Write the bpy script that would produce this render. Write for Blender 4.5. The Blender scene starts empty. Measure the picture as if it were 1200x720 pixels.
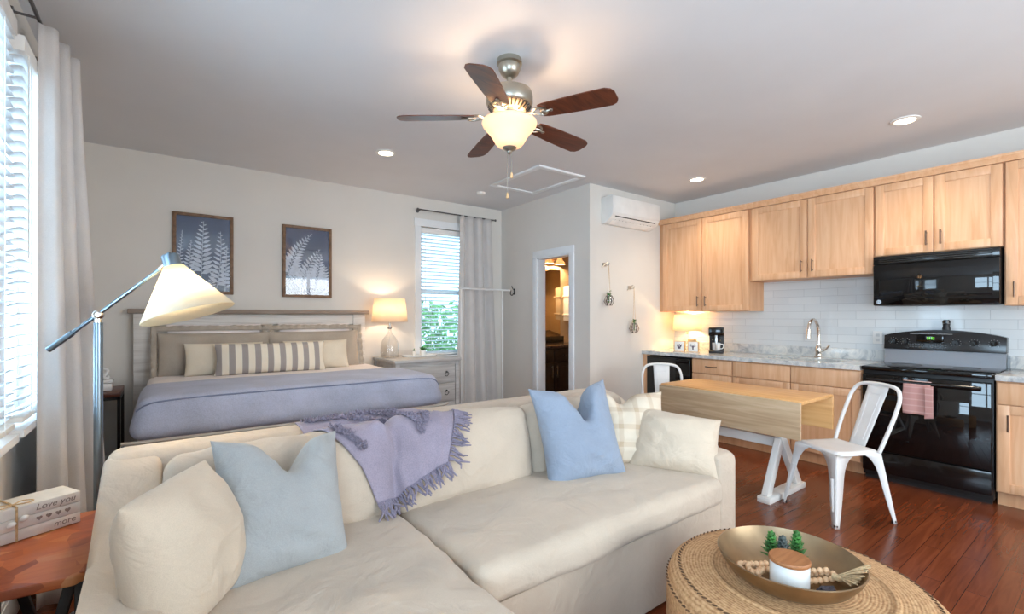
import bpy, bmesh, math, random
from math import sin, cos, pi, radians as R
from mathutils import Vector, Matrix, noise
from mathutils.bvhtree import BVHTree
random.seed(4)
S = bpy.context.scene
COL = S.collection

# ------------------------------------------------------------------ camera, world, lights, exposure
cam = bpy.data.cameras.new('camera')
camo = bpy.data.objects.new('camera', cam); COL.objects.link(camo)
camo.location = (0, 0, 1.314)
camo.rotation_euler = (pi/2, 0, -.6401)
cam.sensor_width = 36; cam.lens = 36*551/1200; cam.shift_y = 11.9/1200; cam.clip_start = .02
S.camera = camo
S.view_settings.view_transform = 'Standard'; S.view_settings.look = 'None'
S.view_settings.gamma = 1; S.view_settings.use_curve_mapping = False
S.view_settings.exposure = 0.42
w = bpy.data.worlds.new('sky'); S.world = w; w.use_nodes = True
w.node_tree.nodes['Background'].inputs[0].default_value = (.55, .80, 1, 1)
w.node_tree.nodes['Background'].inputs[1].default_value = 2.4

def area(name, loc, rot, sx, sy, power, col):
    l = bpy.data.lights.new(name, 'AREA'); l.shape = 'RECTANGLE'; l.size = sx; l.size_y = sy
    l.energy = power; l.color = col
    o = bpy.data.objects.new(name, l); COL.objects.link(o); o.location = loc; o.rotation_euler = rot
    return o
DAY = (.63, .82, 1)
area('daylight_near_window', (-.80, 2.19, 1.66), (0, -pi/2, 0), 1.5, .70, 26, DAY)
area('daylight_far_window', (-.80, 3.11, 1.66), (0, -pi/2, 0), 1.5, .74, 26, DAY)
area('fill_side', (-.80, -.75, 1.60), (0, -pi/2-.25, 0), 1.6, 1.9, 105, DAY)  # added beside the camera, out of view, to give base light
area('fill_rear', (2.6, -2.75, 1.55), (pi/2+.55, 0, 0), 2.9, 1.9, 118, (1, .95, .90))  # added fill lamp behind the camera, tilted up to wash the ceiling
def point(name, loc, power, col=(1, .78, .52), r=.03, parent=None):
    l = bpy.data.lights.new(name, 'POINT'); l.energy = power; l.color = col; l.shadow_soft_size = r
    o = bpy.data.objects.new(name, l); COL.objects.link(o); o.location = loc
    if parent: o.parent = parent; o.location = Vector(loc) - parent.location
    return o

# ------------------------------------------------------------------ helpers
def lin(c):
    return tuple((v/255/12.92 if v/255 <= .04045 else ((v/255+.055)/1.055)**2.4) for v in c)+(1,)

class NT:
    def __init__(s, name, col, rough=.6, metal=0, **kw):
        s.m = bpy.data.materials.new(name); s.m.use_nodes = True; s.t = s.m.node_tree
        s.p = s.t.nodes['Principled BSDF']; s.p.inputs['Base Color'].default_value = lin(col)
        s.p.inputs['Roughness'].default_value = rough; s.p.inputs['Metallic'].default_value = metal
        for k, v in kw.items(): s.p.inputs[k.replace('_', ' ')].default_value = v
        s.m.diffuse_color = lin(col)
    def n(s, t, **kw):
        x = s.t.nodes.new(t)
        for k, v in kw.items():
            if hasattr(x, k): setattr(x, k, v)
            else: x.inputs[k.replace('_', ' ')].default_value = v
        return x
    def l(s, a, ao, b, bi): s.t.links.new(a.outputs[ao], b.inputs[bi])
    def coord(s, scale=(1, 1, 1), rnd=False, rot=(0, 0, 0)):
        c = s.n('ShaderNodeTexCoord'); mp = s.n('ShaderNodeMapping')
        mp.inputs['Scale'].default_value = scale; mp.inputs['Rotation'].default_value = rot
        s.l(c, 'Object', mp, 'Vector')
        if rnd:
            oi = s.n('ShaderNodeObjectInfo'); ml = s.n('ShaderNodeVectorMath', operation='SCALE')
            cm = s.n('ShaderNodeCombineXYZ'); s.l(oi, 'Random', cm, 0); s.l(oi, 'Random', cm, 1); s.l(oi, 'Random', cm, 2)
            s.l(cm, 0, ml, 0); ml.inputs['Scale'].default_value = 40
            s.l(ml, 0, mp, 'Location')
        return mp
    def ramp(s, src, so, stops):
        r = s.n('ShaderNodeValToRGB')
        while len(r.color_ramp.elements) < len(stops): r.color_ramp.elements.new(.5)
        for e, (p, c) in zip(r.color_ramp.elements, stops): e.position = p; e.color = lin(c) if len(c) == 3 else c
        s.l(src, so, r, 0); return r
    def bump(s, src, so, strength=.2, dist=.01):
        b = s.n('ShaderNodeBump'); b.inputs['Strength'].default_value = strength; b.inputs['Distance'].default_value = dist
        s.l(src, so, b, 'Height'); s.l(b, 0, s.p, 'Normal'); return b

def plain(name, col, rough=.6, metal=0, var=.05, sc=6, bump=0, **kw):
    t = NT(name, col, rough, metal, **kw)
    mp = t.coord((sc,)*3); nz = t.n('ShaderNodeTexNoise', Scale=1.0, Detail=3.0); t.l(mp, 0, nz, 'Vector')
    lo = tuple(v*(1-var) for v in col); hi = tuple(min(255, v*(1+var)) for v in col)
    r = t.ramp(nz, 'Fac', [(.3, lo), (.7, hi)]); t.l(r, 0, t.p, 'Base Color')
    if bump: t.bump(nz, 'Fac', bump)
    return t.m
def fabric(name, col, var=.06, weave=420, bump=.25, trans=0, crinkle=0):
    t = NT(name, col, .92); t.p.inputs['Sheen Weight'].default_value = .15
    mp = t.coord(); nz = t.n('ShaderNodeTexNoise', Scale=5.0, Detail=4.0); t.l(mp, 0, nz, 'Vector')
    n2 = t.n('ShaderNodeTexNoise', Scale=float(weave), Detail=2.0); t.l(mp, 0, n2, 'Vector')
    mx = t.n('ShaderNodeMath', operation='ADD'); t.l(nz, 'Fac', mx, 0); t.l(n2, 'Fac', mx, 1)
    r = t.ramp(mx, 0, [(.35, tuple(v*(1-var) for v in col)), (.65, tuple(min(255, v*(1+var*.6)) for v in col))])
    hv = t.n('ShaderNodeMath', operation='MULTIPLY'); hv.inputs[1].default_value = .5; t.l(mx, 0, hv, 0); t.l(hv, 0, r, 0)
    t.l(r, 0, t.p, 'Base Color'); b1 = t.bump(n2, 'Fac', bump, .002)
    if crinkle:
        n3 = t.n('ShaderNodeTexNoise', Scale=7.0, Detail=3.0, Distortion=1.4); t.l(mp, 0, n3, 'Vector')
        b3 = t.n('ShaderNodeBump'); b3.inputs['Strength'].default_value = crinkle; b3.inputs['Distance'].default_value = .03
        t.l(n3, 'Fac', b3, 'Height'); t.l(b3, 0, b1, 'Normal')
    if trans:
        tr = t.n('ShaderNodeBsdfTranslucent'); t.l(r, 0, tr, 'Color'); mxs = t.n('ShaderNodeMixShader'); mxs.inputs[0].default_value = trans
        t.l(t.p, 0, mxs, 1); t.l(tr, 0, mxs, 2); t.l(mxs, 0, t.t.nodes['Material Output'], 'Surface')
    return t.m
def wood(name, c1, c2, c3, scale=(3, 3, .35), rough=.4, sc=8.0, rnd=True, bump=.05, dist=1.2):
    t = NT(name, c2, rough)
    mp = t.coord(scale, rnd); nz = t.n('ShaderNodeTexNoise', Scale=sc, Detail=6.0, Distortion=dist); t.l(mp, 0, nz, 'Vector')
    r = t.ramp(nz, 'Fac', [(.25, c1), (.5, c2), (.75, c3)]); t.l(r, 0, t.p, 'Base Color')
    if bump: t.bump(nz, 'Fac', bump)
    return t.m
def glow(name, col, strength):
    t = NT(name, col, .5); t.p.inputs['Emission Color'].default_value = lin(col); t.p.inputs['Emission Strength'].default_value = strength
    return t.m
def shade_mat(name, col, trans=.55):
    t = NT(name, col, .9); mp = t.coord((1, 1, 1)); nz = t.n('ShaderNodeTexNoise', Scale=120.0); t.l(mp, 0, nz, 'Vector')
    t.bump(nz, 'Fac', .08, .002)
    tr = t.n('ShaderNodeBsdfTranslucent'); tr.inputs[0].default_value = lin(col)
    mx = t.n('ShaderNodeMixShader'); mx.inputs[0].default_value = trans
    t.l(t.p, 0, mx, 1); t.l(tr, 0, mx, 2); t.l(mx, 0, t.t.nodes['Material Output'], 'Surface')
    return t.m
def clear(name, tint=(1, 1, 1), gl=.12, rough=.02):
    m = bpy.data.materials.new(name); m.use_nodes = True; t = m.node_tree
    t.nodes.remove(t.nodes['Principled BSDF'])
    a = t.nodes.new('ShaderNodeBsdfTransparent'); a.inputs[0].default_value = (*tint, 1)
    g = t.nodes.new('ShaderNodeBsdfGlossy'); g.inputs['Roughness'].default_value = rough
    lw = t.nodes.new('ShaderNodeLayerWeight'); lw.inputs[0].default_value = .5
    pw = t.nodes.new('ShaderNodeMath'); pw.operation = 'POWER'; pw.inputs[1].default_value = 3.5; t.links.new(lw.outputs['Facing'], pw.inputs[0])
    mul = t.nodes.new('ShaderNodeMath'); mul.operation = 'MULTIPLY_ADD'; mul.inputs[1].default_value = .55; mul.inputs[2].default_value = gl*.25
    t.links.new(pw.outputs[0], mul.inputs[0])
    x = t.nodes.new('ShaderNodeMixShader'); t.links.new(mul.outputs[0], x.inputs[0])
    t.links.new(a.outputs[0], x.inputs[1]); t.links.new(g.outputs[0], x.inputs[2])
    t.links.new(x.outputs[0], t.nodes['Material Output'].inputs[0]); return m

def wloc(o):
    v = Vector((0, 0, 0))
    while o: v += o.location; o = o.parent
    return v
class B:
    """collects shapes in one bmesh; 'w' means the coordinates are world ones"""
    def __init__(s, w=False): s.bm = bmesh.new(); s.w = w
    def box(s, x0, x1, y0, y1, z0, z1, bev=0, M=None, seg=2):
        c = Vector(((x0+x1)/2, (y0+y1)/2, (z0+z1)/2))
        mm = Matrix.Translation(c) @ Matrix.Diagonal((abs(x1-x0), abs(y1-y0), abs(z1-z0), 1))
        r = bmesh.ops.create_cube(s.bm, size=1, matrix=mm)
        vs = r['verts']
        if bev:
            es = list({e for v in vs for e in v.link_edges})
            q = bmesh.ops.bevel(s.bm, geom=es, offset=bev, segments=seg, affect='EDGES', profile=.5)
            vs = list({v for v in q['verts']} | {v for v in vs if v.is_valid})
        if M is not None: bmesh.ops.transform(s.bm, matrix=M, verts=vs)
        return s
    def cyl(s, p, q, r, r2=None, n=16):
        return s.tube([p, q], [r, r if r2 is None else r2], n)
    def ring(s, c, u, v, r, n): return [s.bm.verts.new(c+u*(r*cos(2*pi*k/n))+v*(r*sin(2*pi*k/n))) for k in range(n)]
    def tube(s, pts, r, n=8, closed=False, caps=True):
        pts = [Vector(p) for p in pts]; N = len(pts)
        rs = r if isinstance(r, (list, tuple)) else [r]*N
        rings = []; u = None
        for i, p in enumerate(pts):
            if closed: t = pts[(i+1) % N]-pts[i-1]
            else: t = pts[min(i+1, N-1)]-pts[max(i-1, 0)]
            if t.length < 1e-9: t = Vector((0, 0, 1))
            t.normalize()
            if u is None:
                a = Vector((0, 0, 1)) if abs(t.z) < .9 else Vector((1, 0, 0)); u = t.cross(a).normalized()
            else:
                u = u-t*u.dot(t)
                u = u.normalized() if u.length > 1e-6 else t.orthogonal().normalized()
            rings.append(s.ring(p, u, t.cross(u), rs[i], n))
        for i in range(N if closed else N-1):
            a, b = rings[i], rings[(i+1) % N]
            for k in range(n): s.bm.faces.new((a[k], a[(k+1) % n], b[(k+1) % n], b[k]))
        if caps and not closed:
            s.bm.faces.new(rings[0][::-1]); s.bm.faces.new(rings[-1])
        return s
    def lathe(s, prof, c=(0, 0, 0), n=28, sx=1, sy=1, M=None, caps=True):
        c = Vector(c); rings = []
        for r, z in prof:
            rings.append([s.bm.verts.new(c+Vector((sx*r*cos(2*pi*k/n), sy*r*sin(2*pi*k/n), z))) for k in range(n)])
        for a, b in zip(rings, rings[1:]):
            for k in range(n): s.bm.faces.new((a[k], a[(k+1) % n], b[(k+1) % n], b[k]))
        if caps:
            s.bm.faces.new(rings[0][::-1]); s.bm.faces.new(rings[-1])
        if M is not None: bmesh.ops.transform(s.bm, matrix=M, verts=[v for g in rings for v in g])
        return s
    def ell(s, c, r, seg=12, M=None):
        r = (r, r, r) if not isinstance(r, (tuple, list)) else r
        mm = Matrix.Translation(c) @ (M or Matrix()) @ Matrix.Diagonal((*r, 1))
        bmesh.ops.create_uvsphere(s.bm, u_segments=seg, v_segments=max(6, seg*2//3), radius=1, matrix=mm); return s
    def prism(s, pts, d, bev=0):
        """closed polygon of 3D points pushed along d"""
        d = Vector(d); a = [s.bm.verts.new(Vector(p)) for p in pts]; b = [s.bm.verts.new(Vector(p)+d) for p in pts]
        n = len(a); fs = [s.bm.faces.new(a), s.bm.faces.new(b[::-1])]
        for k in range(n): fs.append(s.bm.faces.new((a[k], b[k], b[(k+1) % n], a[(k+1) % n])))
        if bev:
            es = list({e for f in fs for e in f.edges})
            bmesh.ops.bevel(s.bm, geom=es, offset=bev, segments=3, affect='EDGES', profile=.5)
        return s
    def face(s, pts): s.bm.faces.new([s.bm.verts.new(Vector(p)) for p in pts]); return s
    def grid(s, f, nu, nv, cu=False):
        g = [[s.bm.verts.new(Vector(f(i/(nu if cu else nu-1), j/(nv-1)))) for j in range(nv)] for i in range(nu)]
        for i in range(nu if cu else nu-1):
            for j in range(nv-1):
                a = g[i]; b = g[(i+1) % nu]; s.bm.faces.new((a[j], b[j], b[j+1], a[j+1]))
        return s
    def soft(s, c, h, r, puff=(0, 0, 0), wr=0, seed=0, M=None, n=22, fr=4, post=None):
        """cushion: rounded block with half sizes h, corner radius r, puffed faces and wrinkles"""
        c = Vector(c); h = Vector(h); r = min(r, min(h)*.98); vs = {}
        def vert(p):
            k = tuple(round(x, 4) for x in p)
            if k in vs: return vs[k]
            P = Vector((p[0]*h.x, p[1]*h.y, p[2]*h.z)); q = Vector([max(-(h[i]-r), min(h[i]-r, P[i])) for i in range(3)])
            d = P-q
            if d.length > 1e-9: P = q+d.normalized()*r
            a, b, e = [1-min(1, abs(P[i]/h[i]))**2 for i in range(3)]
            P = P+Vector((puff[0]*p[0]*b*e, puff[1]*p[1]*a*e, puff[2]*p[2]*a*b))
            if wr:
                o = Vector((seed*7.1, seed*3.3, seed))
                nn = noise.noise(P*fr+o)*.6+noise.noise(Vector((P.x*fr*2.5, P.y*fr*2.5, P.z*fr*1.2))+o)*.4
                P = P+(P-Vector((P.x*.5, P.y*.5, 0))).normalized()*wr*nn
            if post: P = Vector(post(P))
            P = P+c
            if M is not None: P = M @ P
            vs[k] = s.bm.verts.new(P); return vs[k]
        for ax in range(3):
            for sg in (-1, 1):
                for i in range(n):
                    for j in range(n):
                        q = []
                        for di, dj in ((0, 0), (1, 0), (1, 1), (0, 1)):
                            p = [0, 0, 0]; p[ax] = sg
                            # denser towards the edges
                            p[(ax+1) % 3] = sin((2*(i+di)/n-1)*pi/2*.9)/sin(pi/2*.9); p[(ax+2) % 3] = sin((2*(j+dj)/n-1)*pi/2*.9)/sin(pi/2*.9)
                            q.append(vert(p))
                        s.bm.faces.new(q if sg > 0 else q[::-1])
        return s
    def pillow(s, W, H, T, chop=0, pinch=.07, wr=.008, seed=0, n=34, cx=0, slump=0, chopw=.30, bend=0):
        """throw pillow standing on its lower edge: x width, z height, y thickness; chop dents the top edge"""
        def pos(u, v, sd):
            e = (1-abs(u)**2.6)*(1-abs(v)**2.6)
            th = T/2*max(0, e)**.55
            x = W/2*u*(1-pinch*(1-v*v)*u*u); z = H/2*v*(1-pinch*(1-u*u)*v*v)
            f = max(0, (v+.15)/1.15)
            z -= chop*H*math.exp(-((u-cx)/chopw)**2)*f**1.5
            th *= 1-.55*(chop > 0)*math.exp(-((u-cx)/(chopw*.8))**2)*f**2*.7
            z -= slump*H*(u+1)/2*max(0, v)
            o = Vector((seed*5.7, seed*2.2, sd*3+seed))
            nn = noise.noise(Vector((x*7, z*7, 0))+o)+.6*noise.noise(Vector((x*16, z*20, 0))+o)
            if chop:
                cr = math.exp(-((u-cx)/.55)**2)*max(0, e)**.4
                w1 = 26*(z+abs(x-cx*W/2)*.9)+seed+1.5*noise.noise(Vector((x*8, z*8, seed))); w2 = 50*z+12*x*x*10+seed+2*noise.noise(Vector((x*6, z*6, 3)))
                th += cr*(.022*f*(1-abs(sin(w1))*1.4)+.016*math.exp(-((v+.5)/.35)**2)*(1-abs(sin(w2))*1.4))
            y = sd*(th+wr*nn*max(0, e)**.3) + bend*(1-u*u)
            return (x, y, z+H/2*(1-pinch*.5))
        for sd in (-1, 1):
            g = [[None]*(n+1) for _ in range(n+1)]
            for i in range(n+1):
                for j in range(n+1):
                    u = sin((2*i/n-1)*pi/2); v = sin((2*j/n-1)*pi/2)
                    g[i][j] = s.bm.verts.new(pos(u, v, sd))
            for i in range(n):
                for j in range(n):
                    q = (g[i][j], g[i+1][j], g[i+1][j+1], g[i][j+1])
                    s.bm.faces.new(q if sd < 0 else q[::-1])
        bmesh.ops.remove_doubles(s.bm, verts=s.bm.verts, dist=1e-5)
        return s
    def obj(s, name, m, parent=None, ang=38, sub=0, solid=0, label=None):
        bm = s.bm
        if parent is not None and s.w:
            bmesh.ops.translate(bm, verts=bm.verts, vec=-wloc(parent))
        off = None
        if parent is None:
            vs = [v.co for v in bm.verts]
            off = Vector(((min(v.x for v in vs)+max(v.x for v in vs))/2, (min(v.y for v in vs)+max(v.y for v in vs))/2, min(v.z for v in vs)))
            bmesh.ops.translate(bm, verts=bm.verts, vec=-off)
        if not solid: bmesh.ops.recalc_face_normals(bm, faces=bm.faces)
        for f in bm.faces: f.smooth = True
        for e in bm.edges:
            if len(e.link_faces) == 2: e.smooth = e.calc_face_angle(0) < R(ang)
        me = bpy.data.meshes.new(name); bm.to_mesh(me); bm.free()
        for x in (m if isinstance(m, (list, tuple)) else [m]): me.materials.append(x)
        o = bpy.data.objects.new(name, me); COL.objects.link(o)
        if parent is not None: o.parent = parent
        else: o.location = off
        if solid:
            q = o.modifiers.new('s', 'SOLIDIFY'); q.thickness = solid; q.offset = 0
        if sub:
            q = o.modifiers.new('sub', 'SUBSURF'); q.levels = q.render_levels = sub
        if label: o['label'] = label
        return o
def tag(o, label, cat, group=None):
    o['label'] = label; o['category'] = cat
    if group: o['group'] = group
    return o
def thing(name, label, cat, loc=(0, 0, 0), rot=0, group=None):
    o = bpy.data.objects.new(name, None); o.empty_display_size = .1; COL.objects.link(o)
    o.location = loc; o.rotation_euler = rot if isinstance(rot, (tuple, list)) else (0, 0, rot)
    return tag(o, label, cat, group)
def struct(o): o['kind'] = 'structure'; return o
def dup(root, loc, rot=None, label=None):
    r = root.copy(); COL.objects.link(r); r.location = loc
    if rot is not None: r.rotation_euler = rot if isinstance(rot, (tuple, list)) else (0, 0, rot)
    if label: r['label'] = label
    for ch in list(root.children):
        c = ch.copy(); COL.objects.link(c); c.parent = r
        for g in ch.children:
            d = g.copy(); COL.objects.link(d); d.parent = c
    return r
def spline(pts, n):
    """Catmull-Rom through points"""
    P = [Vector(p) for p in pts]; out = []
    for i in range(len(P)-1):
        a = P[max(i-1, 0)]; b = P[i]; c = P[i+1]; d = P[min(i+2, len(P)-1)]
        for k in range(n):
            t = k/n; out.append(.5*((2*b)+(c-a)*t+(2*a-5*b+4*c-d)*t*t+(3*b-a-3*c+d)*t**3))
    out.append(P[-1]); return out
def text_mesh(txt, size, M, shear=0, ext=.0006):
    cu = bpy.data.curves.new('t', 'FONT'); cu.body = txt; cu.size = size; cu.extrude = ext; cu.shear = shear
    o = bpy.data.objects.new('t', cu); COL.objects.link(o)
    me = bpy.data.meshes.new_from_object(o.evaluated_get(bpy.context.evaluated_depsgraph_get()))
    bpy.data.objects.remove(o); bpy.data.curves.remove(cu)
    b = B(); b.bm.from_mesh(me); bpy.data.meshes.remove(me)
    bmesh.ops.transform(b.bm, matrix=M, verts=b.bm.verts); return b

# ------------------------------------------------------------------ materials
WALL = plain('wall_paint', (226, 221, 214), .85, var=.01, sc=2)
CEIL = plain('ceiling_paint', (222, 222, 224), .9, var=.012, sc=1.5)
TRIM = plain('white_trim_paint', (236, 238, 240), .45, var=.01)
BATHWALL = plain('tan_bath_paint', (205, 178, 140), .8, var=.02)
WHITE = plain('white_paint', (238, 236, 232), .5, var=.02)
WHITEMETAL = plain('white_metal', (232, 230, 228), .38, .0, var=.03)
BLACK = plain('black_gloss', (14, 14, 15), .12, var=.1)
BLACKM = plain('black_matte', (26, 25, 25), .45, var=.1)
BLACKG = NT('black_glass', (8, 9, 10), .03).m
STEEL = plain('brushed_steel', (190, 188, 184), .28, 1, var=.05)
CHROME = plain('chrome', (225, 215, 205), .12, 1, var=.02)
NICKEL = plain('brushed_nickel', (176, 172, 160), .34, 1, var=.06)
LAMPMETAL = plain('lamp_nickel', (142, 160, 174), .3, 1, var=.05)
SOFA = fabric('cream_linen', (204, 187, 168), .05, 500, .3, crinkle=.35)
CREAMP = fabric('cream_pillow_linen', (212, 195, 174), .05, 500, .3, crinkle=.5)
BLUEP = fabric('pale_blue_linen', (146, 158, 176), .06, 420, .3, crinkle=.5)
BLUEG = fabric('grey_blue_linen', (168, 170, 170), .06, 420, .3, crinkle=.5)
CURTAIN = fabric('curtain_cloth', (222, 217, 214), .04, 350, .15, trans=.16)
QUILT = fabric('blue_grey_quilt', (180, 184, 204), .08, 160, .5, crinkle=.2)
SHEET = fabric('white_sheet', (240, 230, 226), .03, 300, .1)
SHAM = fabric('taupe_sham_linen', (178, 166, 152), .08, 300, .4)
CREAM2 = fabric('ecru_cotton', (226, 214, 194), .05, 300, .2)
THROW = fabric('lavender_throw', (158, 148, 164), .10, 240, .5)
SHADE = shade_mat('lamp_shade_linen', (250, 236, 216), .5)
SHADEY = shade_mat('lamp_shade_cream', (250, 242, 222), .5)
FROST = shade_mat('frosted_glass', (244, 226, 204), .22)
BLIND = shade_mat('blind_slat_white', (240, 243, 245), .45)
GLASS = clear('clear_glass', (.98, .99, 1), .15)
PANE = clear('window_glass', (.97, .99, 1), .05)
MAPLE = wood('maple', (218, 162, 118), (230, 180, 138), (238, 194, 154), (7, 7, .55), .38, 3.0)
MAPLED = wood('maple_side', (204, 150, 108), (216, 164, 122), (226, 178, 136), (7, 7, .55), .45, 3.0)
WALNUT = wood('dark_walnut', (66, 34, 22), (98, 50, 32), (120, 64, 40), (1, 9, 9), .35, 3.0)
GREYWOOD = wood('whitewashed_wood', (198, 191, 184), (220, 215, 209), (231, 227, 222), (.6, 8, 10), .7, 3.0)
GREYCAP = wood('weathered_cap', (120, 104, 94), (146, 130, 118), (160, 146, 134), (.6, 8, 10), .7, 3.0)
GREYDRESS = wood('grey_washed_oak', (160, 158, 156), (186, 184, 182), (200, 198, 196), (.6, 6, 8), .6, 3.0)
RUSTIC = wood('rustic_oak', (172, 142, 110), (196, 168, 134), (212, 188, 156), (9, .6, 9), .5, 3.0)
RUSTICTOP = wood('oak_table_top', (204, 150, 92), (222, 170, 110), (232, 186, 128), (9, .6, 9), .4, 3.0)
FRAMEW = wood('picture_frame_wood', (92, 68, 50), (124, 94, 70), (142, 110, 84), (6, 6, 6), .55, 3.0)
LIDW = wood('acacia_lid', (140, 86, 48), (168, 108, 64), (184, 124, 78), (2, 14, 14), .5, 3.0)
DARKCAB = wood('espresso_cabinet', (30, 22, 20), (42, 32, 28), (52, 40, 34), (6, 6, .8), .4, 3.0)
LEAF = plain('leaf_green', (58, 108, 48), .55, var=.35, sc=30)
def _floor():
    t = NT('hardwood_floor', (120, 58, 32), .22); mp = t.coord((1, 1, 1))
    br = t.n('ShaderNodeTexBrick', offset=.37); br.inputs['Scale'].default_value = 1; br.inputs['Brick Width'].default_value = 1.15
    br.inputs['Row Height'].default_value = .083; br.inputs['Mortar Size'].default_value = .0012; br.inputs['Bias'].default_value = 0
    br.inputs['Color1'].default_value = (0, 0, 0, 1); br.inputs['Color2'].default_value = (1, 1, 1, 1); br.inputs['Mortar'].default_value = (.5, .5, .5, 1)
    t.l(mp, 0, br, 'Vector')
    m2 = t.coord((.9, 11, 1)); nz = t.n('ShaderNodeTexNoise', Scale=3.0, Detail=6.0, Distortion=1.0)
    ad = t.n('ShaderNodeVectorMath', operation='MULTIPLY_ADD'); ad.inputs[1].default_value = (9, 9, 9)
    t.l(br, 'Color', ad, 0); t.l(m2, 0, ad, 2); t.l(ad, 0, nz, 'Vector')
    r1 = t.ramp(nz, 'Fac', [(.2, (104, 50, 28)), (.5, (124, 63, 36)), (.8, (142, 76, 45))])
    r2 = t.ramp(br, 'Color', [(0, (226, 224, 222)), (1, (255, 252, 248))])
    mx = t.n('ShaderNodeMix', data_type='RGBA', blend_type='MULTIPLY'); mx.inputs[0].default_value = 1
    t.l(r1, 0, mx, 6); t.l(r2, 0, mx, 7)
    m3 = t.n('ShaderNodeMix', data_type='RGBA'); t.l(br, 'Fac', m3, 0); t.l(mx, 2, m3, 6); m3.inputs[7].default_value = lin((40, 18, 10))
    t.l(m3, 2, t.p, 'Base Color')
    rr = t.n('ShaderNodeMapRange'); rr.inputs[3].default_value = .20; rr.inputs[4].default_value = .27; t.l(nz, 'Fac', rr, 0); t.l(rr, 0, t.p, 'Roughness')
    t.bump(nz, 'Fac', .025, .002); return t.m
FLOOR = _floor()
def _tile():
    t = NT('white_subway_tile', (236, 238, 238), .12)
    mp = t.coord((1, 1, 1), rot=(0, -pi/2, -pi/2))
    c = t.n('ShaderNodeTexCoord'); sp = t.n('ShaderNodeSeparateXYZ'); t.l(c, 'Object', sp, 0); cb = t.n('ShaderNodeCombineXYZ'); t.l(sp, 1, cb, 0); t.l(sp, 2, cb, 1)
    br = t.n('ShaderNodeTexBrick', offset=.5); br.inputs['Scale'].default_value = 1; br.inputs['Brick Width'].default_value = .30
    br.inputs['Row Height'].default_value = .076; br.inputs['Mortar Size'].default_value = .0018; br.inputs['Mortar Smooth'].default_value = .3
    br.inputs['Color1'].default_value = lin((216, 219, 220)); br.inputs['Color2'].default_value = lin((224, 226, 226)); br.inputs['Mortar'].default_value = lin((192, 195, 197))
    t.l(cb, 0, br, 'Vector'); t.l(br, 'Color', t.p, 'Base Color')
    nz = t.n('ShaderNodeTexNoise', Scale=9.0, Detail=2.0); t.l(cb, 0, nz, 'Vector')
    mm = t.n('ShaderNodeMath', operation='MULTIPLY_ADD'); mm.inputs[1].default_value = -1.2; t.l(br, 'Fac', mm, 0); t.l(nz, 'Fac', mm, 2)
    t.bump(mm, 0, .35, .004); return t.m
TILE = _tile()
def _stone():
    t = NT('grey_white_granite', (205, 206, 204), .14)
    mp = t.coord((1, 1, 1)); a = t.n('ShaderNodeTexNoise', Scale=9.0, Detail=8.0, Roughness=.7, Distortion=1.5); t.l(mp, 0, a, 'Vector')
    r = t.ramp(a, 'Fac', [(.3, (150, 154, 158)), (.45, (196, 198, 198)), (.6, (222, 220, 214)), (.75, (190, 192, 194))])
    t.l(r, 0, t.p, 'Base Color'); return t.m
STONE = _stone()
def _stripe(name, base, line, scale, axis):
    t = NT(name, base, .9); c = t.n('ShaderNodeTexCoord'); sp = t.n('ShaderNodeSeparateXYZ'); t.l(c, 'Object', sp, 0)
    m = t.n('ShaderNodeMath', operation='MULTIPLY'); m.inputs[1].default_value = scale; t.l(sp, axis, m, 0)
    f = t.n('ShaderNodeMath', operation='FRACT'); t.l(m, 0, f, 0)
    g = t.n('ShaderNodeMath', operation='GREATER_THAN'); g.inputs[1].default_value = .52; t.l(f, 0, g, 0)
    r = t.ramp(g, 0, [(0, base), (1, line)]); t.l(r, 0, t.p, 'Base Color')
    nz = t.n('ShaderNodeTexNoise', Scale=300.0); t.l(c, 'Object', nz, 'Vector'); t.bump(nz, 'Fac', .2, .002); return t.m
STRIPE = _stripe('grey_cream_stripe', (236, 226, 208), (164, 156, 152), 10.2, 0)
def _plaid(name, base, line, sc, wd):
    t = NT(name, base, .92); c = t.n('ShaderNodeTexCoord'); sp = t.n('ShaderNodeSeparateXYZ'); t.l(c, 'Object', sp, 0)
    outs = []
    for ax in (0, 2):
        m = t.n('ShaderNodeMath', operation='MULTIPLY'); m.inputs[1].default_value = sc; t.l(sp, ax, m, 0)
        f = t.n('ShaderNodeMath', operation='FRACT'); t.l(m, 0, f, 0)
        g = t.n('ShaderNodeMath', operation='LESS_THAN'); g.inputs[1].default_value = wd; t.l(f, 0, g, 0); outs.append(g)
    ad = t.n('ShaderNodeMath', operation='ADD'); t.l(outs[0], 0, ad, 0); t.l(outs[1], 0, ad, 1)
    hv = t.n('ShaderNodeMath', operation='MULTIPLY'); hv.inputs[1].default_value = .5; t.l(ad, 0, hv, 0)
    r = t.ramp(hv, 0, [(0, base), (1, line)]); t.l(r, 0, t.p, 'Base Color')
    nz = t.n('ShaderNodeTexNoise', Scale=300.0); t.l(c, 'Object', nz, 'Vector'); t.bump(nz, 'Fac', .2, .002); return t.m
PLAID = _plaid('cream_plaid', (220, 206, 186), (196, 174, 148), 10.5, .28)
TOWELM = _plaid('pink_grid_cotton', (196, 148, 142), (216, 180, 172), 22, .2)
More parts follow.
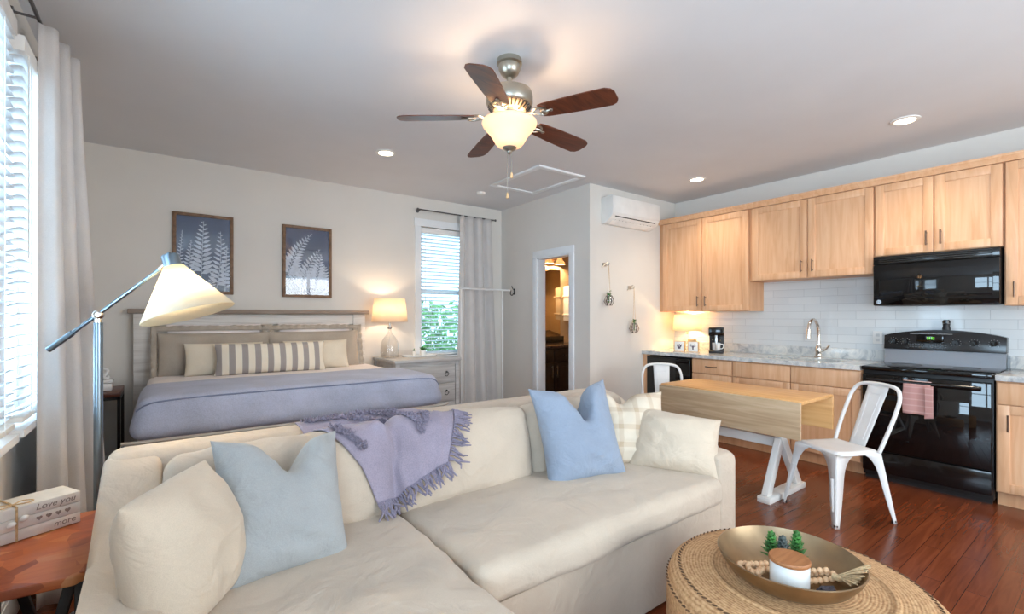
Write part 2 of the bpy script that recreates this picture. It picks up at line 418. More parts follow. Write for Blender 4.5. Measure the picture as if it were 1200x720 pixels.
def _jute():
    t = NT('woven_jute', (196, 158, 112), .95); mp = t.coord((1, 1, 1))
    sp = t.n('ShaderNodeSeparateXYZ'); t.l(mp, 0, sp, 0)
    ln = t.n('ShaderNodeVectorMath', operation='LENGTH'); cb = t.n('ShaderNodeCombineXYZ'); t.l(sp, 0, cb, 0); t.l(sp, 1, cb, 1); t.l(cb, 0, ln, 0)
    m = t.n('ShaderNodeMath', operation='MULTIPLY'); m.inputs[1].default_value = 620; t.l(ln, 'Value', m, 0)
    sn = t.n('ShaderNodeMath', operation='SINE'); t.l(m, 0, sn, 0)
    nz = t.n('ShaderNodeTexNoise', Scale=90.0, Detail=4.0); t.l(mp, 0, nz, 'Vector')
    ad = t.n('ShaderNodeMath', operation='MULTIPLY_ADD'); ad.inputs[1].default_value = .12; t.l(sn, 0, ad, 0); t.l(nz, 'Fac', ad, 2)
    r = t.ramp(ad, 0, [(.25, (156, 114, 76)), (.5, (192, 148, 104)), (.75, (210, 170, 126))]); t.l(r, 0, t.p, 'Base Color'); t.bump(ad, 0, .5, .004); return t.m
JUTE = _jute()
JUTEDARK = plain('dark_stitch', (96, 68, 46), .9, var=.2, sc=60)
def _patch():
    t = NT('patchwork_wood', (176, 98, 56), .3); mp = t.coord((5, 5, 5)); v = t.n('ShaderNodeTexVoronoi', Scale=2.2); t.l(mp, 0, v, 'Vector')
    sp = t.n('ShaderNodeSeparateColor'); t.l(v, 'Color', sp, 0)
    m2 = t.coord((3, 14, 3)); nz = t.n('ShaderNodeTexNoise', Scale=2.0, Detail=4.0, Distortion=1.0); t.l(m2, 0, nz, 'Vector')
    mm = t.n('ShaderNodeMath', operation='MULTIPLY_ADD'); mm.inputs[1].default_value = .6; t.l(sp, 0, mm, 0)
    n2 = t.n('ShaderNodeMath', operation='MULTIPLY'); n2.inputs[1].default_value = .4; t.l(nz, 'Fac', n2, 0); t.l(n2, 0, mm, 2)
    r = t.ramp(mm, 0, [(.15, (136, 66, 40)), (.45, (182, 96, 54)), (.7, (198, 112, 62)), (.9, (208, 152, 102))]); t.l(r, 0, t.p, 'Base Color'); return t.m
PATCH = _patch()
NAVY = plain('navy_print_ground', (66, 76, 104), .16, var=.14, sc=3)
FERNW = plain('pale_fern_ink', (196, 200, 212), .4, var=.06, sc=20)
BRASS = plain('antique_brass', (158, 136, 108), .42, 1, var=.1, sc=10)
ROPE = plain('natural_cord', (206, 176, 136), .95, var=.12, sc=80)
BEAD = plain('pale_wood_bead', (232, 188, 146), .6, var=.08, sc=60)
CERAM = plain('white_ceramic', (238, 238, 236), .25, var=.02)
GREYINK = plain('grey_ink', (150, 140, 134), .8, var=.1, sc=60)
GREENLED = glow('green_display', (120, 230, 60), 1.2)
LENS = glow('downlight_lens', (255, 236, 206), 9)
TAN = plain('pale_box_wood', (222, 186, 140), .7, var=.06, sc=12)

# ------------------------------------------------------------------ room shell
XL, XR, YB, YS, HC = -.53, 5.28, 5.25, -2.4, 2.77
XB, YA = 3.727, 3.59
def wall(name, T, u0, u1, v0, v1, d0, d1, holes, m):
    us = sorted({u0, u1, *[h[0] for h in holes], *[h[1] for h in holes]}); vs = sorted({v0, v1, *[h[2] for h in holes], *[h[3] for h in holes]})
    b = B(True)
    for a, c in zip(us, us[1:]):
        for e, f in zip(vs, vs[1:]):
            um, vm = (a+c)/2, (e+f)/2
            if any(h[0] < um < h[1] and h[2] < vm < h[3] for h in holes): continue
            p, q = T(a, e, d0), T(c, f, d1)
            b.box(min(p[0], q[0]), max(p[0], q[0]), min(p[1], q[1]), max(p[1], q[1]), min(p[2], q[2]), max(p[2], q[2]))
    return struct(b.obj(name, m))
TL = lambda u, v, d: (XL-d, u, v)
TB = lambda u, v, d: (u, YB+d, v)
TS = lambda u, v, d: (u, YS-d, v)
TBA = lambda u, v, d: (XB+d, u, v)
WIN_L = [(1.86, 2.52, .86, 2.40), (2.78, 3.44, .86, 2.40), (-1.65, .15, .80, 2.40)]  # the last opening is unseen, added to admit base light
WIN_B = [(2.52, 3.30, .84, 2.42)]
WIN_S = [(1.25, 3.95, .65, 2.40)]  # unseen opening, added for the rear fill lamp
struct(B(True).box(XL-.2, XR+.2, YS-.2, YB+.2, -.1, 0).obj('floor', FLOOR))
struct(B(True).box(XL-.2, XR+.2, YS-.2, YB+.2, HC, HC+.1).obj('ceiling', CEIL))
wall('wall_left', TL, YS-.12, YB+.12, 0, HC, 0, .12, WIN_L, WALL)
wall('wall_back', TB, XL, XR+.12, 0, HC, 0, .12, WIN_B, WALL)
wall('wall_front', TS, XL, XR+.12, 0, HC, 0, .12, WIN_S, WALL)
struct(B(True).box(XR, XR+.12, YS, YB, 0, HC).obj('wall_right', WALL))
DY0, DY1, DZ = 3.90, 4.475, 2.045
wall('wall_bathroom', TBA, YA, YB, 0, HC, 0, .11, [(DY0, DY1, 0, DZ)], WALL)
struct(B(True).box(XB+.11, XR, YA, YA+.11, 0, HC).obj('wall_partition', WALL))
# tan paint inside the bathroom
b = B(True).box(XB+.112, XR, YB-.006, YB, .0, HC-.001).box(XR-.006, XR, YA+.11, YB, 0, HC-.001).box(XB+.112, XR, YA+.11, YA+.116, 0, HC-.001)
struct(b.obj('trim_1', BATHWALL))
# door casing and jamb
d = bpy.data.objects.new('door_1', None); COL.objects.link(d); d.location = (XB, (DY0+DY1)/2, 0); struct(d)
b = B(True)
for y0, y1 in ((DY0-.075, DY0), (DY1, DY1+.075)): b.box(XB-.018, XB, y0, y1, 0, DZ, .004)
b.box(XB-.018, XB, DY0-.075, DY1+.075, DZ, DZ+.085, .004).obj('casing', TRIM, d)
b = B(True)
b.box(XB-.002, XB+.112, DY0-.001, DY0+.018, 0, DZ).box(XB-.002, XB+.112, DY1-.018, DY1+.001, 0, DZ).box(XB-.002, XB+.112, DY0, DY1, DZ-.018, DZ+.001).obj('jamb', TRIM, d)
# baseboards
def base(name, *boxes):
    b = B(True)
    for x0, x1, y0, y1 in boxes:
        b.box(x0, x1, y0, y1, 0, .12)
        dx = .004 if x1-x0 < .03 else 0; dy = .004 if y1-y0 < .03 else 0
        b.box(x0+dx, x1-dx, y0+dy, y1-dy, .12, .14)
    struct(b.obj(name, TRIM))
base('baseboard_left', (XL, XL+.016, YS, YB))
base('baseboard_back', (XL+.016, XB, YB-.016, YB))
base('baseboard_bathroom', (XB-.016, XB, YA, DY0-.075), (XB-.016, XB, DY1+.075, YB-.016))
base('baseboard_partition', (XB-.016, 4.66, YA-.016, YA))

def window(n, T, u0, u1, v0, v1, casing=True, mull=False):
    r = bpy.data.objects.new('window_%d' % n, None); COL.objects.link(r); r.location = T((u0+u1)/2, v0, 0); struct(r)
    def bx(b, a, c, e, f, d0, d1):
        p, q = T(a, e, d0), T(c, f, d1)
        b.box(*[k for i in range(3) for k in (min(p[i], q[i]), max(p[i], q[i]))])
    if casing:
        b = B(True); k = .075
        bx(b, u0-k, u0, v0, v1, -.018, 0); bx(b, u1, u1+k, v0, v1, -.018, 0); bx(b, u0-k-.01, u1+k+.01, v1, v1+.09, -.022, 0); bx(b, u0-k, u1+k, v0-.10, v0-.03, -.016, 0)
        b.obj('casing', TRIM, r)
    b = B(True); bx(b, u0-.09, u1+.09, v0-.03, v0, -.085, .12); b.obj('sill', TRIM, r)
    b = B(True); k = .045
    for a, c, e, f in ((u0, u0+k, v0, v1), (u1-k, u1, v0, v1), (u0+k, u1-k, v0, v0+k), (u0+k, u1-k, v1-k, v1), (u0+k, u1-k, (v0+v1)/2-.02, (v0+v1)/2+.02)): bx(b, a, c, e, f, .06, .11)
    if mull:
        for i in (1, 2): bx(b, u0+(u1-u0)*i/3-.03, u0+(u1-u0)*i/3+.03, v0+k, v1-k, .06, .11)
    b.obj('sash_frame', TRIM, r)
    b = B(True); bx(b, u0+k, u1-k, v0+k, v1-k, .082, .087); b.obj('pane', PANE, r)
window(1, TL, *WIN_L[0]); window(2, TL, *WIN_L[1]); window(3, TB, *WIN_B[0]); window(4, TL, *WIN_L[2], mull=True); window(5, TS, *WIN_S[0], mull=True)  # the mullioned pair is out of view, added to let in fill light

def blind(label, T, u0, u1, z0, z1, d, tilt, group=None):
    """d: depth of the slat centre line (negative = in the room)"""
    r = thing('window_blind', label, 'blind', T((u0+u1)/2, z0, d), 0, group)
    def quadbox(b, a, c, e, f, d0, d1):
        p, q = T(a, e, d0), T(c, f, d1); b.box(*[k for i in range(3) for k in (min(p[i], q[i]), max(p[i], q[i]))], bev=.003)
    b = B(True); quadbox(b, u0-.005, u1+.005, z1-.065, z1, d-.032, d+.028); b.obj('headrail', WHITE, r)
    b = B(True); n = int((z1-.075-z0-.03)/.043); hw = .025
    for i in range(n):
        z = z0+.045+i*(z1-.085-z0-.045)/(n-1); dz = hw*sin(tilt); dd = hw*cos(tilt)
        pr = []
        for e, o in ((-1, .0), (-.4, .003), (.4, .003), (1, 0)): pr.append((z-e*dz+o, d+e*dd))
        pts = [T(u0, z_, d_) for z_, d_ in pr]+[T(u0, z_-.0028, d_) for z_, d_ in pr[::-1]]
        b.prism(pts, Vector(T(u1, 0, 0))-Vector(T(u0, 0, 0)))
    b.obj('slats', BLIND, r)
    b = B(True); quadbox(b, u0, u1, z0, z0+.022, d-.026, d+.026); b.obj('bottom_rail', WHITE, r)
    b = B(True)
    for q in (.18, .82):
        for e in (-.026, .026):
            u = u0+(u1-u0)*q; b.cyl(T(u, z0, d+e), T(u, z1-.03, d+e), .0016, n=5)
    b.cyl(T(u0+.05, z1-.9, d-.034), T(u0+.05, z1-.06, d-.034), .003, n=6)
    b.obj('cord', WHITE, r)
    return r
GB = 'white slatted window blinds'
blind('white slatted blind on the left wall nearest the left edge of the photo', TL, 1.80, 2.585, .885, 2.46, -.052, R(16), GB)
blind('white slatted blind on the left wall partly covered by the pale curtain', TL, 2.72, 3.50, .885, 2.46, -.052, R(16), GB)
blind('white slatted blind in the back wall window above the grey dresser', TB, 2.53, 3.29, .845, 2.41, .025, R(14), GB)

# foliage outside the back window
tr = thing('tree', 'green leafy tree outside the back wall window, seen through its blind', 'tree', (3.3, 7.6, -.3))
B().tube([(0, 0, 0), (.05, .02, .9), (-.05, 0, 1.7), (.1, 0, 2.4)], [.09, .075, .055, .02], 8).obj('trunk', plain('bark', (92, 76, 62), .9, var=.2, sc=20), tr)
b = B()
for i in range(3600):
    a = random.uniform(0, 2*pi); q = random.random()**.5; z = random.uniform(.3, 1.75)
    c = Vector((cos(a)*q*2.0, sin(a)*q*.9, z+random.gauss(0, .12)*1.0)); u = Vector((random.gauss(0, 1), random.gauss(0, 1), random.gauss(0, 1))).normalized(); v = u.orthogonal().normalized()
    s_ = random.uniform(.05, .10); b.face([c-u*s_, c+v*s_*.5, c+u*s_, c-v*s_*.5])
b.obj('foliage', plain('tree_leaf', (104, 148, 92), .6, var=.4, sc=8), tr)

# curtains: a folded ribbon hung from a rod
def curtain(label, top, bot, z0, z1, n=120, group=None, mid=None):
    P = spline([(x, y, 0) for x, y in top], 12); Q = spline([(x, y, 0) for x, y in bot], 12)
    def samp(L, t):
        f = t*(len(L)-1); i = min(int(f), len(L)-2); return L[i].lerp(L[i+1], f-i)
    def f(u, v):
        k = v**1.15; p = samp(P, u).lerp(samp(Q, u), k)
        nz = noise.noise(Vector((u*9, v*2.2, len(label)*.37)))*.012*v
        return (p.x+nz, p.y+nz*.6, z1+(z0-z1)*v)
    b = B(True); b.grid(f, n, 40)
    cen = [v.co.copy() for v in b.bm.verts]; c = sum(cen, Vector())/len(cen)
    r = thing('curtain', label, 'curtain', (c.x, c.y, z0), 0, group)
    b.obj('curtain_panel', CURTAIN, r, ang=80, solid=.004); return r
GC = 'pale curtains'
cl = curtain('pale curtain on the left wall window behind the floor lamp',
        [(-.442, 2.945), (-.425, 2.96), (-.392, 2.965), (-.385, 3.0), (-.43, 3.06), (-.43, 3.10), (-.372, 3.10), (-.365, 3.14), (-.43, 3.20), (-.43, 3.24), (-.352, 3.24), (-.345, 3.28), (-.42, 3.34), (-.438, 3.42)],
        [(-.442, 2.89), (-.42, 2.92), (-.36, 2.91), (-.34, 2.95), (-.41, 3.04), (-.41, 3.10), (-.31, 3.09), (-.29, 3.15), (-.40, 3.24), (-.40, 3.32), (-.25, 3.28), (-.22, 3.36), (-.36, 3.50), (-.44, 3.60)], .03, 2.63, group=GC)
B(True).tube([(-.43, 3.40, 2.64), (-.43, 3.18, 2.64)], .009, 8).obj('rod_pocket', CURTAIN, cl)
cb_ = curtain('pale curtain beside the back wall window behind the white clothes rack',
        [(3.02, 5.155), (3.06, 5.125), (3.10, 5.17), (3.14, 5.125), (3.19, 5.12), (3.23, 5.17), (3.27, 5.12), (3.32, 5.12), (3.37, 5.17), (3.41, 5.12), (3.47, 5.13), (3.51, 5.18)],
        [(2.97, 5.17), (3.03, 5.09), (3.09, 5.15), (3.15, 5.08), (3.21, 5.08), (3.26, 5.15), (3.31, 5.08), (3.37, 5.08), (3.44, 5.15), (3.50, 5.08), (3.57, 5.10), (3.61, 5.18)], .03, 2.60, group=GC)
def rod(label, a, b_, wallv, brk):
    r = thing('curtain_rod', label, 'curtain rod', tuple((Vector(a)+Vector(b_))/2), 0, 'curtain rods')
    m = plain('dark_pewter_%d' % len(label), (110, 106, 106), .35, .8, var=.05)
    B(True).cyl(a, b_, .008, n=12).obj('rod', m, r)
    for p in (a, b_): B(True).ell(p, .015, 12).obj('finial', m, r)
    for p in brk:
        q = Vector(p); w_ = q+Vector(wallv)
        bb = B(True); bb.cyl(q, w_, .006, n=8).cyl(w_-Vector(wallv).normalized()*.008, w_, .022, n=12)
        bb.obj('bracket', m, r)
rod('dark metal curtain rod over the left wall windows', (-.445, 1.55, 2.655), (-.445, 3.50, 2.655), (-.085, 0, 0), [(-.445, 1.6, 2.655), (-.445, 2.96, 2.655), (-.445, 3.46, 2.655)])
rod('dark metal curtain rod above the back wall window', (2.44, 5.15, 2.60), (3.56, 5.15, 2.60), (0, .1, 0), [(2.48, 5.15, 2.60), (3.53, 5.15, 2.60)])

# attic hatch in the ceiling
b = B(True); hx0, hx1, hy0, hy1 = 2.88, 3.50, 3.43, 4.28
for x0, x1, y0, y1 in ((hx0, hx1, hy0, hy0+.06), (hx0, hx1, hy1-.06, hy1), (hx0, hx0+.06, hy0+.06, hy1-.06), (hx1-.06, hx1, hy0+.06, hy1-.06)): b.box(x0, x1, y0, y1, HC-.02, HC, .004)
r = thing('attic_hatch', 'white framed attic hatch in the ceiling near the bathroom door', 'hatch', ((hx0+hx1)/2, (hy0+hy1)/2, HC-.02))
b.obj('hatch_frame', TRIM, r)
B(True).box(hx0+.06, hx1-.06, hy0+.06, hy1-.06, HC-.008, HC).obj('hatch_panel', CEIL, r)

# recessed downlights
def downlight(label, x, y, p):
    r = thing('recessed_downlight', label, 'ceiling light', (x, y, HC), 0, 'recessed downlights')
    B(True).lathe([(.062, -.0), (.088, -.0), (.088, -.006), (.064, -.010), (.062, 0)], (x, y, HC), 32, caps=False).obj('trim_ring', WHITE, r)
    B(True).lathe([(.0, -.004), (.063, -.004)], (x, y, HC), 32, caps=False).obj('lens', LENS, r)
    l = bpy.data.lights.new('downlight_beam', 'SPOT'); l.energy = p; l.spot_size = R(125); l.spot_blend = .8; l.color = (1, .84, .64); l.shadow_soft_size = .06
    o = bpy.data.objects.new('downlight_beam', l); COL.objects.link(o); o.parent = r; o.location = (0, 0, -.02)
downlight('round recessed ceiling light above the bed, left of the fan', 1.588, 4.0, 30)
downlight('round recessed ceiling light near the wall air conditioner', 4.525, 2.81, 30)
downlight('round recessed ceiling light at the right in front of the microwave cabinets', 4.40, 1.05, 30)
r = tag(B(True).lathe([(.0, -.022), (.05, -.022), (.055, 0), (0, 0)], (2.99, 4.62, HC), 24, caps=False).obj('smoke_detector', WHITE), 'small round white smoke detector on the ceiling beyond the hatch', 'smoke detector')

# ------------------------------------------------------------------ ceiling fan
FX, FY = 1.578, 2.143
fan = thing('ceiling_fan', 'five blade ceiling fan with lit glass bowl and brushed nickel motor', 'ceiling fan', (FX, FY, HC))
c = (FX, FY, 0)
B(True).lathe([(0, 2.77), (.070, 2.77), (.072, 2.745), (.060, 2.738), (.062, 2.715), (.050, 2.69), (.032, 2.672), (.018, 2.668), (0, 2.668)], c, 32, caps=False).obj('canopy', NICKEL, fan)
B(True).cyl((FX, FY, 2.60), (FX, FY, 2.68), .014).obj('downrod', NICKEL, fan)
B(True).lathe([(0, 2.615), (.03, 2.615), (.035, 2.60), (.10, 2.598), (.125, 2.588), (.132, 2.56), (.132, 2.52), (.124, 2.505), (.085, 2.475), (.06, 2.468), (.055, 2.44), (0, 2.44)], c, 40, caps=False).obj('motor_housing', NICKEL, fan)
b = B(True)
for k in range(30):
    a = 2*pi*k/30; u = Vector((cos(a), sin(a), 0)); b.cyl(Vector(c)+u*.122+Vector((0, 0, 2.5005)), Vector(c)+u*.092+Vector((0, 0, 2.478)), .0042, n=6)
b.obj('vent_slots', BLACKM, fan)
BLW, BLZ = .068, 2.418
for k in range(5):
    a = R(4+72*k); M = Matrix.Translation((FX, FY, 2.447)) @ Matrix.Rotation(a, 4, 'Z') @ Matrix.Rotation(R(2.6), 4, 'Y') @ Matrix.Rotation(R(-12), 4, 'X')
    prof = [(.20, .048), (.23, .056), (.35, .064), (.50, .069), (.585, .069), (.612, .055), (.625, .030)]
    pts = [(x, y) for x, y in prof]+[(x, -y) for x, y in prof[::-1]]
    b = B(); b.prism([(x, y, -.003) for x, y in pts], (0, 0, .006)); bmesh.ops.transform(b.bm, matrix=M, verts=b.bm.verts)
    b2 = B(True); b2.bm.free(); b2.bm = b.bm; b2.obj('blade', WALNUT, fan)
    M2 = Matrix.Translation((FX, FY, 2.447)) @ Matrix.Rotation(a, 4, 'Z')
    b = B(True)
    b.tube([(.06, 0, 0), (.11, 0, -.004), (.15, 0, -.008)], [.010, .009, .008], 8)
    b.tube(spline([(.15, 0, -.008), (.175, .03, -.010), (.215, .034, -.014), (.235, .012, -.016), (.20, 0, -.014), (.235, -.012, -.016), (.215, -.034, -.014), (.175, -.03, -.010), (.15, 0, -.008)], 5), .0065, 6)
    b.ell((.262, 0, -.020), (.012, .012, .006), 8)
    b.tube([(.20, 0, -.014), (.262, 0, -.019)], .006, 6)
    bmesh.ops.transform(b.bm, matrix=M2 @ Matrix.Rotation(R(-4), 4, 'X'), verts=b.bm.verts); b.obj('blade_bracket', NICKEL, fan)
B(True).lathe([(0, 2.445), (.05, 2.445), (.056, 2.43), (.05, 2.40), (.03, 2.395), (0, 2.395)], c, 28, caps=False).obj('light_fitter', NICKEL, fan)
B(True).lathe([(.150, 2.420), (.154, 2.410), (.150, 2.396), (.134, 2.376), (.112, 2.352), (.094, 2.325), (.080, 2.300), (.066, 2.284), (.045, 2.276), (.0, 2.272)], c, 40, caps=False).obj('glass_bowl', FROST, fan, solid=.004)
B(True).lathe([(0, 2.285), (.040, 2.285), (.042, 2.276), (.034, 2.262), (.016, 2.252), (.012, 2.242), (.006, 2.236), (0, 2.235)], c, 24, caps=False).obj('finial', NICKEL, fan)
for dx, zb in ((.012, 2.10), (-.012, 1.985)):
    b = B(True)
    x, y = FX+dx*.8, FY-dx*.6
    z = 2.25
    b.cyl((x, y, 2.25), (x, y, zb+.03), .0016, n=5); ch = b.obj('pull_chain', NICKEL, fan)
    B(True).lathe([(0, .036), (.004, .034), (.009, .012), (.008, .003), (0, 0)], (x, y, zb), 12, caps=False).obj('pendant', TAN, ch)
point('fan_bulb', (FX+.06, FY-.02, 2.372), 5.5, (1, .70, .44), .025, fan)
point('fan_bulb', (FX-.06, FY+.02, 2.372), 5.5, (1, .70, .44), .025, fan)

# ------------------------------------------------------------------ bed
BX0, BX1, BY0, BY1 = -.10, 1.83, 3.50, 5.08
bed = thing('bed', 'king bed with whitewashed plank headboard and blue quilt', 'bed', ((BX0+BX1)/2, (BY0+BY1)/2, 0))
b = B(True)
for z0, z1 in ((.30, .56), (.565, .74), (.745, .92), (.925, 1.10), (1.105, 1.235)): b.box(-.06, 1.67, 5.16, 5.185, z0, z1, .003)
b.box(-.06, 1.67, 5.185, 5.20, .3, 1.3); hb = b.obj('headboard', GREYWOOD, bed)
b = B(True).box(-.06, 1.67, 5.14, 5.18, 1.24, 1.34, .004)
b.box(-.06, 1.67, 5.148, 5.18, .56, .60, .003); b.obj('rail', GREYWOOD, hb)
for x0, x1 in ((-.195, -.06), (1.67, 1.80)): B(True).box(x0, x1, 5.13, 5.205, 0, 1.345, .004).obj('post', GREYWOOD, hb)
B(True).box(-.235, 1.84, 5.10, 5.215, 1.345, 1.385, .006).obj('cap', GREYCAP, hb)
B(True).box(BX0+.02, BX1-.02, 3.56, 5.12, .10, .40, .02).obj('bed_base', GREYWOOD, bed)
for x in (BX0+.08, BX1-.08):
    for y in (3.64, 5.0): B(True).box(x-.04, x+.04, y-.04, y+.04, 0, .12, .004).obj('leg', GREYWOOD, bed)
B(True).soft(((BX0+BX1)/2, 4.31, .605), ((BX1-BX0)/2, .80, .205), .07, (0, 0, .012), .006, 3, n=26).obj('mattress', SHEET, bed, ang=80)
def qpost(P):
    f = max(0, (.06-P.z)/.22)  # flare of the hanging sides
    k = 1+.02*f; yy = P.y-(.055*f if P.y < -.3 else 0)
    if abs(P.x) > .7 and P.y < -.25: k += .035*f
    return (P.x*k, yy, P.z)
B(True).soft(((BX0+BX1)/2, 3.885, .715), ((BX1-BX0)/2+.028, .405, .125), .085, (0, 0, .014), .010, 5, n=34, fr=3, post=qpost).obj('quilt', QUILT, bed, ang=80)
qo = bpy.data.objects[bed.children[-1].name]; qt = BVHTree.FromPolygons([v.co+wloc(bed) for v in qo.data.vertices], [list(f.vertices) for f in qo.data.polygons])
pp = []
for k in range(60):
    x = -.155+k/59*2.045; h_ = qt.ray_cast(Vector((x, 3.30-.05*abs(2*k/59-1)**8, 1.05)), Vector((0, .55, -.62)).normalized())[0]
    if h_: pp.append(h_+Vector((0, -.001, .002)))
B(True).tube(pp, .0055, 6).obj('piping', plain('quilt_piping', (126, 132, 156), .9), bed)
B(True).tube(spline([(-.185, 3.43, .598), (0, 3.418, .595), (.95, 3.415, .595), (1.75, 3.418, .595), (1.90, 3.44, .605)], 8), .011, 6).obj('hem', plain('quilt_hem', (190, 182, 172), .9), bed)
B(True).soft(((BX0+BX1)/2, 4.33, .46), ((BX1-BX0)/2+.02, .80, .17), .05, (0, 0, 0), .008, 8, n=18).obj('bed_skirt', SHEET, bed, ang=80)

def sham(label, x, w, z, h, y, seed):
    r = thing('pillow_sham', label, 'pillow', (x, y, z), (R(-12), 0, 0), 'ruffled taupe shams')
    B().pillow(w-.06, h-.03, .15, pinch=.03, seed=seed, wr=.006).obj('sham_cover', SHAM, r, ang=80)
    b = B(); n = 150
    W2, H2 = w/2, h/2
    def per(t):
        L = [(-W2+.03, -H2+.015), (W2-.03, -H2+.015), (W2-.03, H2-.015), (-W2+.03, H2-.015), (-W2+.03, -H2+.015)]
        ds = [math.dist(p, q) for p, q in zip(L, L[1:])]; s = t*sum(ds)
        for (p, q), dd in zip(zip(L, L[1:]), ds):
            if s <= dd+1e-9: return (p[0]+(q[0]-p[0])*s/dd, p[1]+(q[1]-p[1])*s/dd)
            s -= dd
        return L[-1]
    def f(u, v):
        p = per(u % 1); q = Vector((p[0]/W2, p[1]/H2)); o = Vector((q.x*.9 if abs(q.x) > .85 else 0, q.y if abs(q.y) > .85 else 0))
        k = v*.05; wv = sin(u*2*pi*38+seed)*.011*v+noise.noise(Vector((u*40, seed, 0)))*.012*v
        return (p[0]+o.x*k, wv, max(.004, h/2+p[1]+o.y*k*(1+.25*noise.noise(Vector((u*30, seed+4, 0))))))
    b.grid(f, n, 4, cu=True); b.obj('ruffle', SHAM, r, ang=80, solid=.003); return r
sham('ruffled taupe pillow sham at the left of the headboard', .40, .93, .80, .415, 4.97, 2)
sham('ruffled taupe pillow sham at the right of the headboard, near the lamp', 1.25, .93, .80, .415, 4.97, 5)
def simple_pillow(nm, label, loc, rot, W, H, T, m, seed, group=None, **kw):
    r = thing(nm, label, 'pillow', loc, rot, group)
    B().pillow(W, H, T, seed=seed, **kw).obj('pillow_cover', m, r, ang=80); return r
# white pillow edges show above the shams
simple_pillow('bed_pillow', 'white pillow peeking out behind the left taupe sham', (.40, 5.06, .80), (R(-6), 0, 0), .74, .455, .12, SHEET, 9, 'white pillows behind the shams', pinch=.03)
simple_pillow('bed_pillow', 'white pillow peeking out behind the right taupe sham', (1.27, 5.06, .80), (R(-6), 0, 0), .70, .455, .12, SHEET, 10, 'white pillows behind the shams', pinch=.03)
simple_pillow('bed_pillow', 'small plain ecru pillow on the left half of the bed', (.45, 4.80, .815), (R(-16), 0, 0), .60, .285, .13, CREAM2, 11, 'plain ecru bed pillows', pinch=.04)
simple_pillow('bed_pillow', 'small plain ecru pillow on the right half of the bed', (1.22, 4.80, .815), (R(-16), 0, 0), .60, .285, .13, CREAM2, 12, 'plain ecru bed pillows', pinch=.04)
simple_pillow('lumbar_pillow', 'long grey and cream striped lumbar pillow on the bed', (.80, 4.65, .82), (R(-14), 0, R(-2)), .90, .275, .15, STRIPE, 13, pinch=.05)

# ------------------------------------------------------------------ pictures
def fern(b, x, z, ang, L, n, wid, curl=0, taper=1.0, y=-.0005, fat=.34):
    """frond lying in the plane of the print: stem and paired leaflets"""
    p = Vector((x, 0, z)); a = ang; st = L/n; pts = [p.copy()]
    for i in range(n):
        d = Vector((cos(a), 0, sin(a))); q = p+d*st
        fr = 1-i/n; ll = wid*(fr**taper)*(1 if i > 0 else .7)
        if i > 0:
            for sg in (-1, 1):
                la = a+sg*R(62); e = Vector((cos(la), 0, sin(la))); nn = Vector((-e.z, 0, e.x)); o = p+d*(st*.5 if sg > 0 else 0)
                fs = []
                for t, wv in ((0, .03), (.3, 1), (.6, .85), (.85, .4), (1, .02)): fs.append((t, wv))
                up = [o+e*(ll*t)+nn*(ll*fat*.5*wv) for t, wv in fs]; dn = [o+e*(ll*t)-nn*(ll*fat*.5*wv) for t, wv in fs[::-1]]
                b.face([(v.x, y-random.random()*.0003, v.z) for v in up+dn])
        nn = Vector((-d.z, 0, d.x))*.0022
        b.face([(p+nn).to_tuple()[0:1]+(y,)+((p+nn).z,), (q+nn*.8).to_tuple()[0:1]+(y,)+((q+nn*.8).z,), (q-nn*.8).to_tuple()[0:1]+(y,)+((q-nn*.8).z,), (p-nn).to_tuple()[0:1]+(y,)+((p-nn).z,)])
        p = q; a += curl/n; pts.append(p.copy())
def picture(label, x0, x1, z0, z1, ferns, seed):
    random.seed(seed)
    r = thing('framed_print', label, 'picture', ((x0+x1)/2, YB-.002, z0), 0, 'framed fern prints'); W, H = (x1-x0)/2, z1-z0; k = .028
    b = B()
    b.box(-W, -W+k, -.03, 0, 0, H, .003).box(W-k, W, -.03, 0, 0, H, .003).box(-W+k, W-k, -.03, 0, 0, k, .003).box(-W+k, W-k, -.03, 0, H-k, H, .003)
    b.obj('picture_frame', FRAMEW, r)
    p = B().box(-W+k, W-k, -.014, -.004, k, H-k).obj('print', NAVY, r)
    b = B()
    for f in ferns: fern(b, *f)
    # clip to the print
    bm = b.bm; e = .003
    for pl, no in (((-W+k+e, 0, 0), (-1, 0, 0)), ((W-k-e, 0, 0), (1, 0, 0)), ((0, 0, k+e), (0, 0, -1)), ((0, 0, H-k-e), (0, 0, 1))):
        bmesh.ops.bisect_plane(bm, geom=bm.verts[:]+bm.edges[:]+bm.faces[:], plane_co=pl, plane_no=no, clear_outer=True)
    for v in bm.verts: v.co.y -= .0145
    b.obj('fern_motif', FERNW, p)
    B().box(-W+k, W-k, -.0205, -.019, k, H-k).obj('glass', GLASS, r)
Hh = .74
picture('framed print with tall upright pale ferns on navy, left of the two', .076, .552, 1.53, 2.272,
        [(-.02, .15, R(88), .53, 13, .115, 0, .55), (.10, .05, R(80), .55, 13, .10, .25, .6), (-.12, .16, R(86), .34, 11, .07, 0, .7), (-.19, .22, R(86), .36, 12, .045, 0, .7), (.17, .03, R(88), .44, 12, .08, 0, .6), (.055, .03, R(84), .2, 8, .05, 0, .6)], 3)
